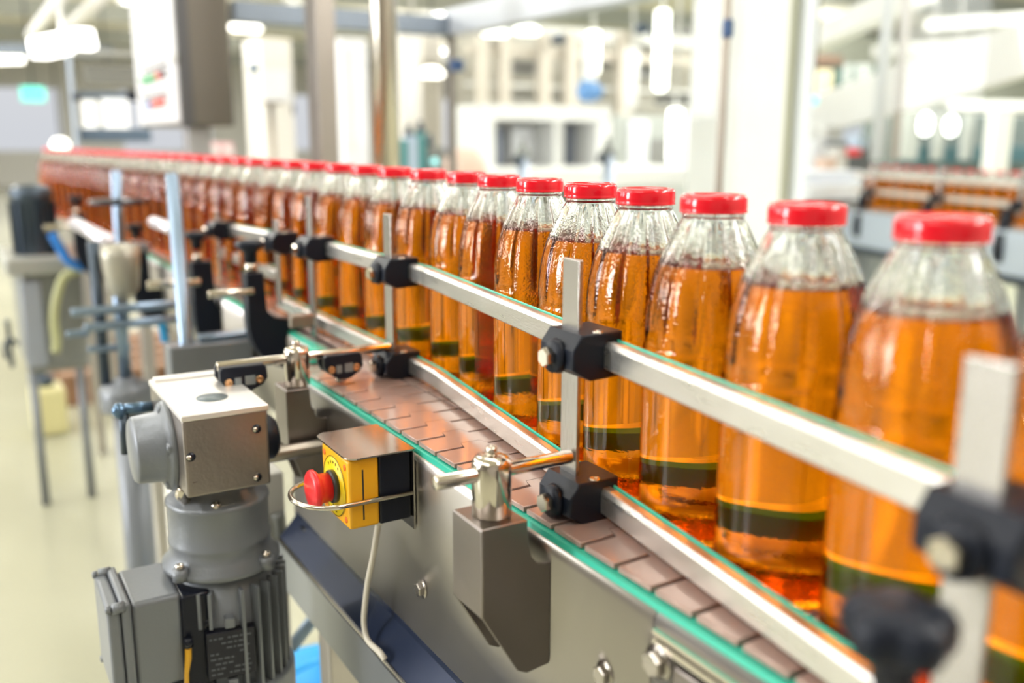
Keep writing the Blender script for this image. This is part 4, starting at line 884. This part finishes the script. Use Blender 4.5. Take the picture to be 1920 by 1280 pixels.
gb_('backing', mat('backing_beige', (.62, .59, .53), .6), 850, 55, 1400, 300, .9, .05)
for u, v, r_ in ((1195, 55, .06), (1040, 75, .05), (1225, 60, .05)):
    q = at(u, v, y=Yg - .1); mb = MB(); mb.lathe([(0, 0), (r_, 0), (r_, .12), (0, .12)], q, (0, -1, 0), 20); mb.build('fitting', darkm, gs)
# machine row low inside the guard right of the white machine
cabinet('side_machine', mat('greenish_grey', (.42, .44, .42), .5), 1150, 215, 1330, 340, 8.6, 'grey-green machine right of the white arched machine', 'machine', parts=(('white_door', pc, 1180, 225, 1215, 320), ('dark_panel', dk, 1218, 260, 1250, 330), ('bright_panel', pc, 1286, 210, 1328, 330)))
# ================================================================ RIGHT SIDE: second line
dA, dB = 5.5, 4.3
ZS = .845
A2 = at(1640, 309, z=ZS + HB - .0) if False else at(1640, 305, d=dA); B2 = at(1935, 318, d=dB)
A2.z = B2.z = ZS
dirv = (B2 - A2); Ltot = dirv.length; dirv.normalize(); nrm = Vector((dirv.y, -dirv.x, 0))
if nrm.dot(EYE - A2) < 0: nrm = -nrm
n_b = int((Ltot + .4) / .105)
for k in range(n_b):
    p = A2 + dirv * (.105 * k)
    o = dup(b0, (p.x, p.y, ZS + .0002), k * .7, 'blurred juice bottle on the second conveyor at the far right', 'juice bottles on the second line')
ang = math.atan2(dirv.y, dirv.x)
sc2 = thing('conveyor', 'second conveyor with blue-white side panel at the far right', 'conveyor', A2 + dirv * .8)
def along(name, m_, s0, s1, n0, n1, z0, z1, par, bev=.003):
    M = Matrix.Translation((A2.x, A2.y, 0)) @ Matrix((dirv, nrm, Vector((0, 0, 1)))).transposed().to_4x4()
    mb = MB(); mb.box((s0, n0, z0), (s1, n1, z1), None, bev, M); return mb.build(name, m_, par)
along('deck', panelm, -.3, 3.6, -.10, .10, ZS - .03, ZS, sc2, 0); along('side_panel', mat('panel_bluewhite', (.58, .66, .78), .35, .4), -.25, 3.6, .10, .115, ZS - .22, ZS - .02, sc2)
along('bottom_rail', darkm, -.25, 3.6, .09, .12, ZS - .26, ZS - .22, sc2)
for s in (.02, 1.3, 2.6): along('leg', mat('leg_grey', (.25, .27, .28), .4, .5), s, s + .09, -.05, .05, 0, ZS - .2, sc2)
for z, lab in ((ZS + .185, 'upper pale guide rail in front of the second line of bottles'), (ZS + .095, 'lower pale guide rail in front of the second line of bottles')):
    t = thing('guide_rail', lab, 'guide rail', A2); along('rail_profile', mat('rail_pale', (.72, .66, .60), .4, .5), -.1, 3.6, .058, .072, z - .014, z + .014, t)
t_ = None
for i, s in enumerate((.12, .72, 1.30, 1.75)):
    t = thing('rail_support', 'black hook-shaped rail support on the second line, number %s from the left' % ('one', 'two', 'three', 'four')[i] if False else ['leftmost black hooked rail support on the second line', 'black hooked rail support on the second line, second from left', 'black hooked rail support behind the nearest red cap on the second line', 'rightmost black hooked rail support on the second line'][i], 'bracket', A2 + dirv * s)
    P = A2 + dirv * s + nrm * .075; P.z = 0
    pts = [(-.0, .08), (.03, .08), (.035, -.02), (.06, -.10), (.05, -.16), (.02, -.20), (-.02, -.16), (.005, -.06)]
    mb = MB(); mb.prism([(a, b) for a, b in pts], P - dirv * .03 + Vector((0, 0, ZS)), nrm, Vector((0, 0, 1)), .06, None, .004); mb.build('hook_arm', darkm if False else black, t)
    mb = MB(); mb.lathe([(0, 0), (.02, 0), (.035, .03), (.03, .045), (0, .05)], P + nrm * .02 + Vector((0, 0, ZS + .07)), (0, 0, 1), 20); mb.build('knob', black, t)
    mb = MB(); q = P + Vector((0, 0, ZS - .85 + .85)); mb.box(P + Vector((-.012, -.012, ZS - P.z)) if False else (P.x - .012, P.y - .012, ZS + .05), (P.x + .012, P.y + .012, ZS + .25), None, .002); mb.build('upright', flat, t)
# inclined white duct and beams above the second line
def duct(name, m_, p0, p1, h, w_, lab, cat_):
    o = hbar(name, m_, p0, p1, w_, h, None, .01); tag(o, lab, cat_); return o
duct('inclined_duct', whitep, at(1490, 232, d=7.4), at(1960, 82, d=5.0), .28, .3, 'broad white inclined duct crossing the right side', 'duct')
duct('inclined_beam', whitep, at(1505, 88, d=8.0), at(1730, -20, d=6.0), .16, .2, 'upper white inclined beam right of the white column', 'beam')
duct('crane_beam', mat('pale_beam', (.66, .66, .62), .5), at(1640, 98, d=7), at(1960, 78, d=6), .08, .1, 'pale horizontal beam under the roof at right', 'beam')
duct('roof_beam', MATS['pale_beam'], at(1740, 48, d=9), at(1960, 32, d=8), .10, .1, 'pale roof beam at the top right corner', 'beam')
duct('cross_beam', MATS['pale_beam'], at(1780, 198, d=8), at(1960, 200, d=7.6), .08, .1, 'pale crossbeam below the broad white duct', 'beam')
t = thing('vertical_pipe', 'pale blue vertical pipe left of a matching greyer pipe', 'pipe', at(1652, 300, d=4.5)); pole('pipe', mat('pipe_white', (.74, .76, .80), .35), 1655, 0, 300, 4.6, .030, t, False, True)
t = thing('vertical_pipe', 'greyer vertical pipe just right of the pale blue one', 'pipe', at(1690, 300, d=4.5)); pole('pipe', mat('pipe_grey', (.60, .57, .55), .35, .3), 1688, 0, 300, 4.8, .026, t, False, True)
for (u, v, L, lab) in ((1735, 233, 50, 'bright oblong lamp under the white duct, left one'), (1783, 236, 46, 'bright oblong lamp under the white duct, right one')):
    c_ = at(u, v, d=6.5); t = thing('oblong_lamp', lab, 'lamp', c_); hh = L / FPX * 5.5 / 2
    mb = MB(); mb.lathe([(0, -hh), (.035, -hh + .02), (.045, 0), (.035, hh - .02), (0, hh)], c_, (0, 0, 1), 20); mb.build('diffuser', lampm, t); mb = MB(); mb.cyl((c_.x, c_.y, c_.z + hh - .01), (c_.x, c_.y, 3.4), .006); mb.build('hanger', whitep, t)
# grey-green hall machinery behind the second line
Yr = at(1700, 250, d=8.5)
bgm = thing('packing_machine', 'dark grey-green machine with glazed front behind the second line', 'machine', Yr)
def rb(name, m_, u0, v0, u1, v1, dd=8.5, t=.4, fl=False):
    A = at(u0, v0, d=dd); B = at(u1, v1, y=A.y); mb = MB(); mb.box((A.x, A.y, 0 if fl else B.z), (B.x, A.y + t, A.z), None, .01); return mb.build(name, m_, bgm)
gg1 = mat('grey_green', (.20, .24, .23), .4, .3)
rb('machine_body', gg1, 1700, 212, 1960, 310, 9, .5, True); rb('frame_post', MATS['pale_beam'], 1870, 200, 1890, 320, 8.6, .1, True); rb('base_band', mat('teal_dark', (.05, .12, .14), .4), 1700, 275, 1960, 305, 8.8, .1)
rb('left_panel', mat('grey_light', (.40, .42, .40), .5), 1700, 205, 1720, 300, 8.7, .1)
for u in (1760, 1815): rb('mullion', MATS['grey_light'], u, 212, u + 8, 300, 8.8, .06)
sm = thing('sorting_machine', 'cluttered dark machine between the white column and the pale pipes', 'machine', at(1580, 330, d=5.5)); bgm = sm
rb('machine_body', mat('dark_grey_machine', (.12, .13, .14), .4, .4), 1518, 266, 1632, 330, 6.6, .4, True); rb('white_tank', whitep, 1566, 275, 1588, 322, 6.2, .12); rb('white_tank', pc, 1528, 262, 1545, 330, 6.2, .12)
rb('silver_block', MATS['pale_steel'], 1550, 236, 1580, 262, 6.2, .2); rb('red_part', red, 1600, 278, 1616, 292, 6.1, .06); rb('blue_part', MATS['pale_blue'], 1606, 256, 1626, 280, 6.1, .06); rb('pink_part', MATS['salmon'], 1545, 296, 1568, 322, 6.1, .08)
rb('front_bench', mat('bench_bluewhite', (.72, .76, .86), .35), 1500, 322, 1618, 345, 5.6, .4); rb('front_drawer', pc, 1520, 346, 1612, 374, 5.6, .4); rb('bench_base', darkm, 1500, 376, 1640, 420, 5.8, .4, False); rb('bench_leg', castm, 1510, 420, 1530, 480, 5.8, .1, True)
t = thing('indicator_light', 'teal indicator light on the left of the dark machinery', 'lamp', at(1525, 188, d=5.6)); q = at(1525, 188, d=5.6); mb = MB(); mb.lathe([(0, -.03), (.025, -.02), (.03, 0), (.02, .025), (0, .03)], q, (0, 0, 1), 16); mb.build('lens', mat('teal_light', (.2, .7, .7), .4, emit=((.25, .85, .85), 1.0)), t); mb = MB(); mb.cyl((q.x, q.y, q.z + .02), (q.x, q.y, 3.4), .006); mb.build('stem', darkg, t)
t = thing('upper_machinery', 'brown and green machinery glimpsed above the white duct beside the column', 'machine', at(1580, 140, d=8.5)); bgm = t
rb('brown_box', mat('brown_metal', (.22, .14, .10), .5), 1520, 100, 1580, 125, 9, .3); rb('green_box', mat('green_metal', (.10, .17, .15), .5), 1560, 118, 1640, 165, 9.2, .3); rb('cream_tank', mat('cream_tank', (.72, .62, .42), .5), 1536, 130, 1560, 180, 8.8, .2); rb('backing', mat('olive_dark', (.26, .27, .22), .6), 1515, 60, 1960, 215, 12, .1)
for u in (1590, 1612, 1628): rb('stanchion', MATS['grey_light'], u, 120, u + 6, 170, 8.7, .05)
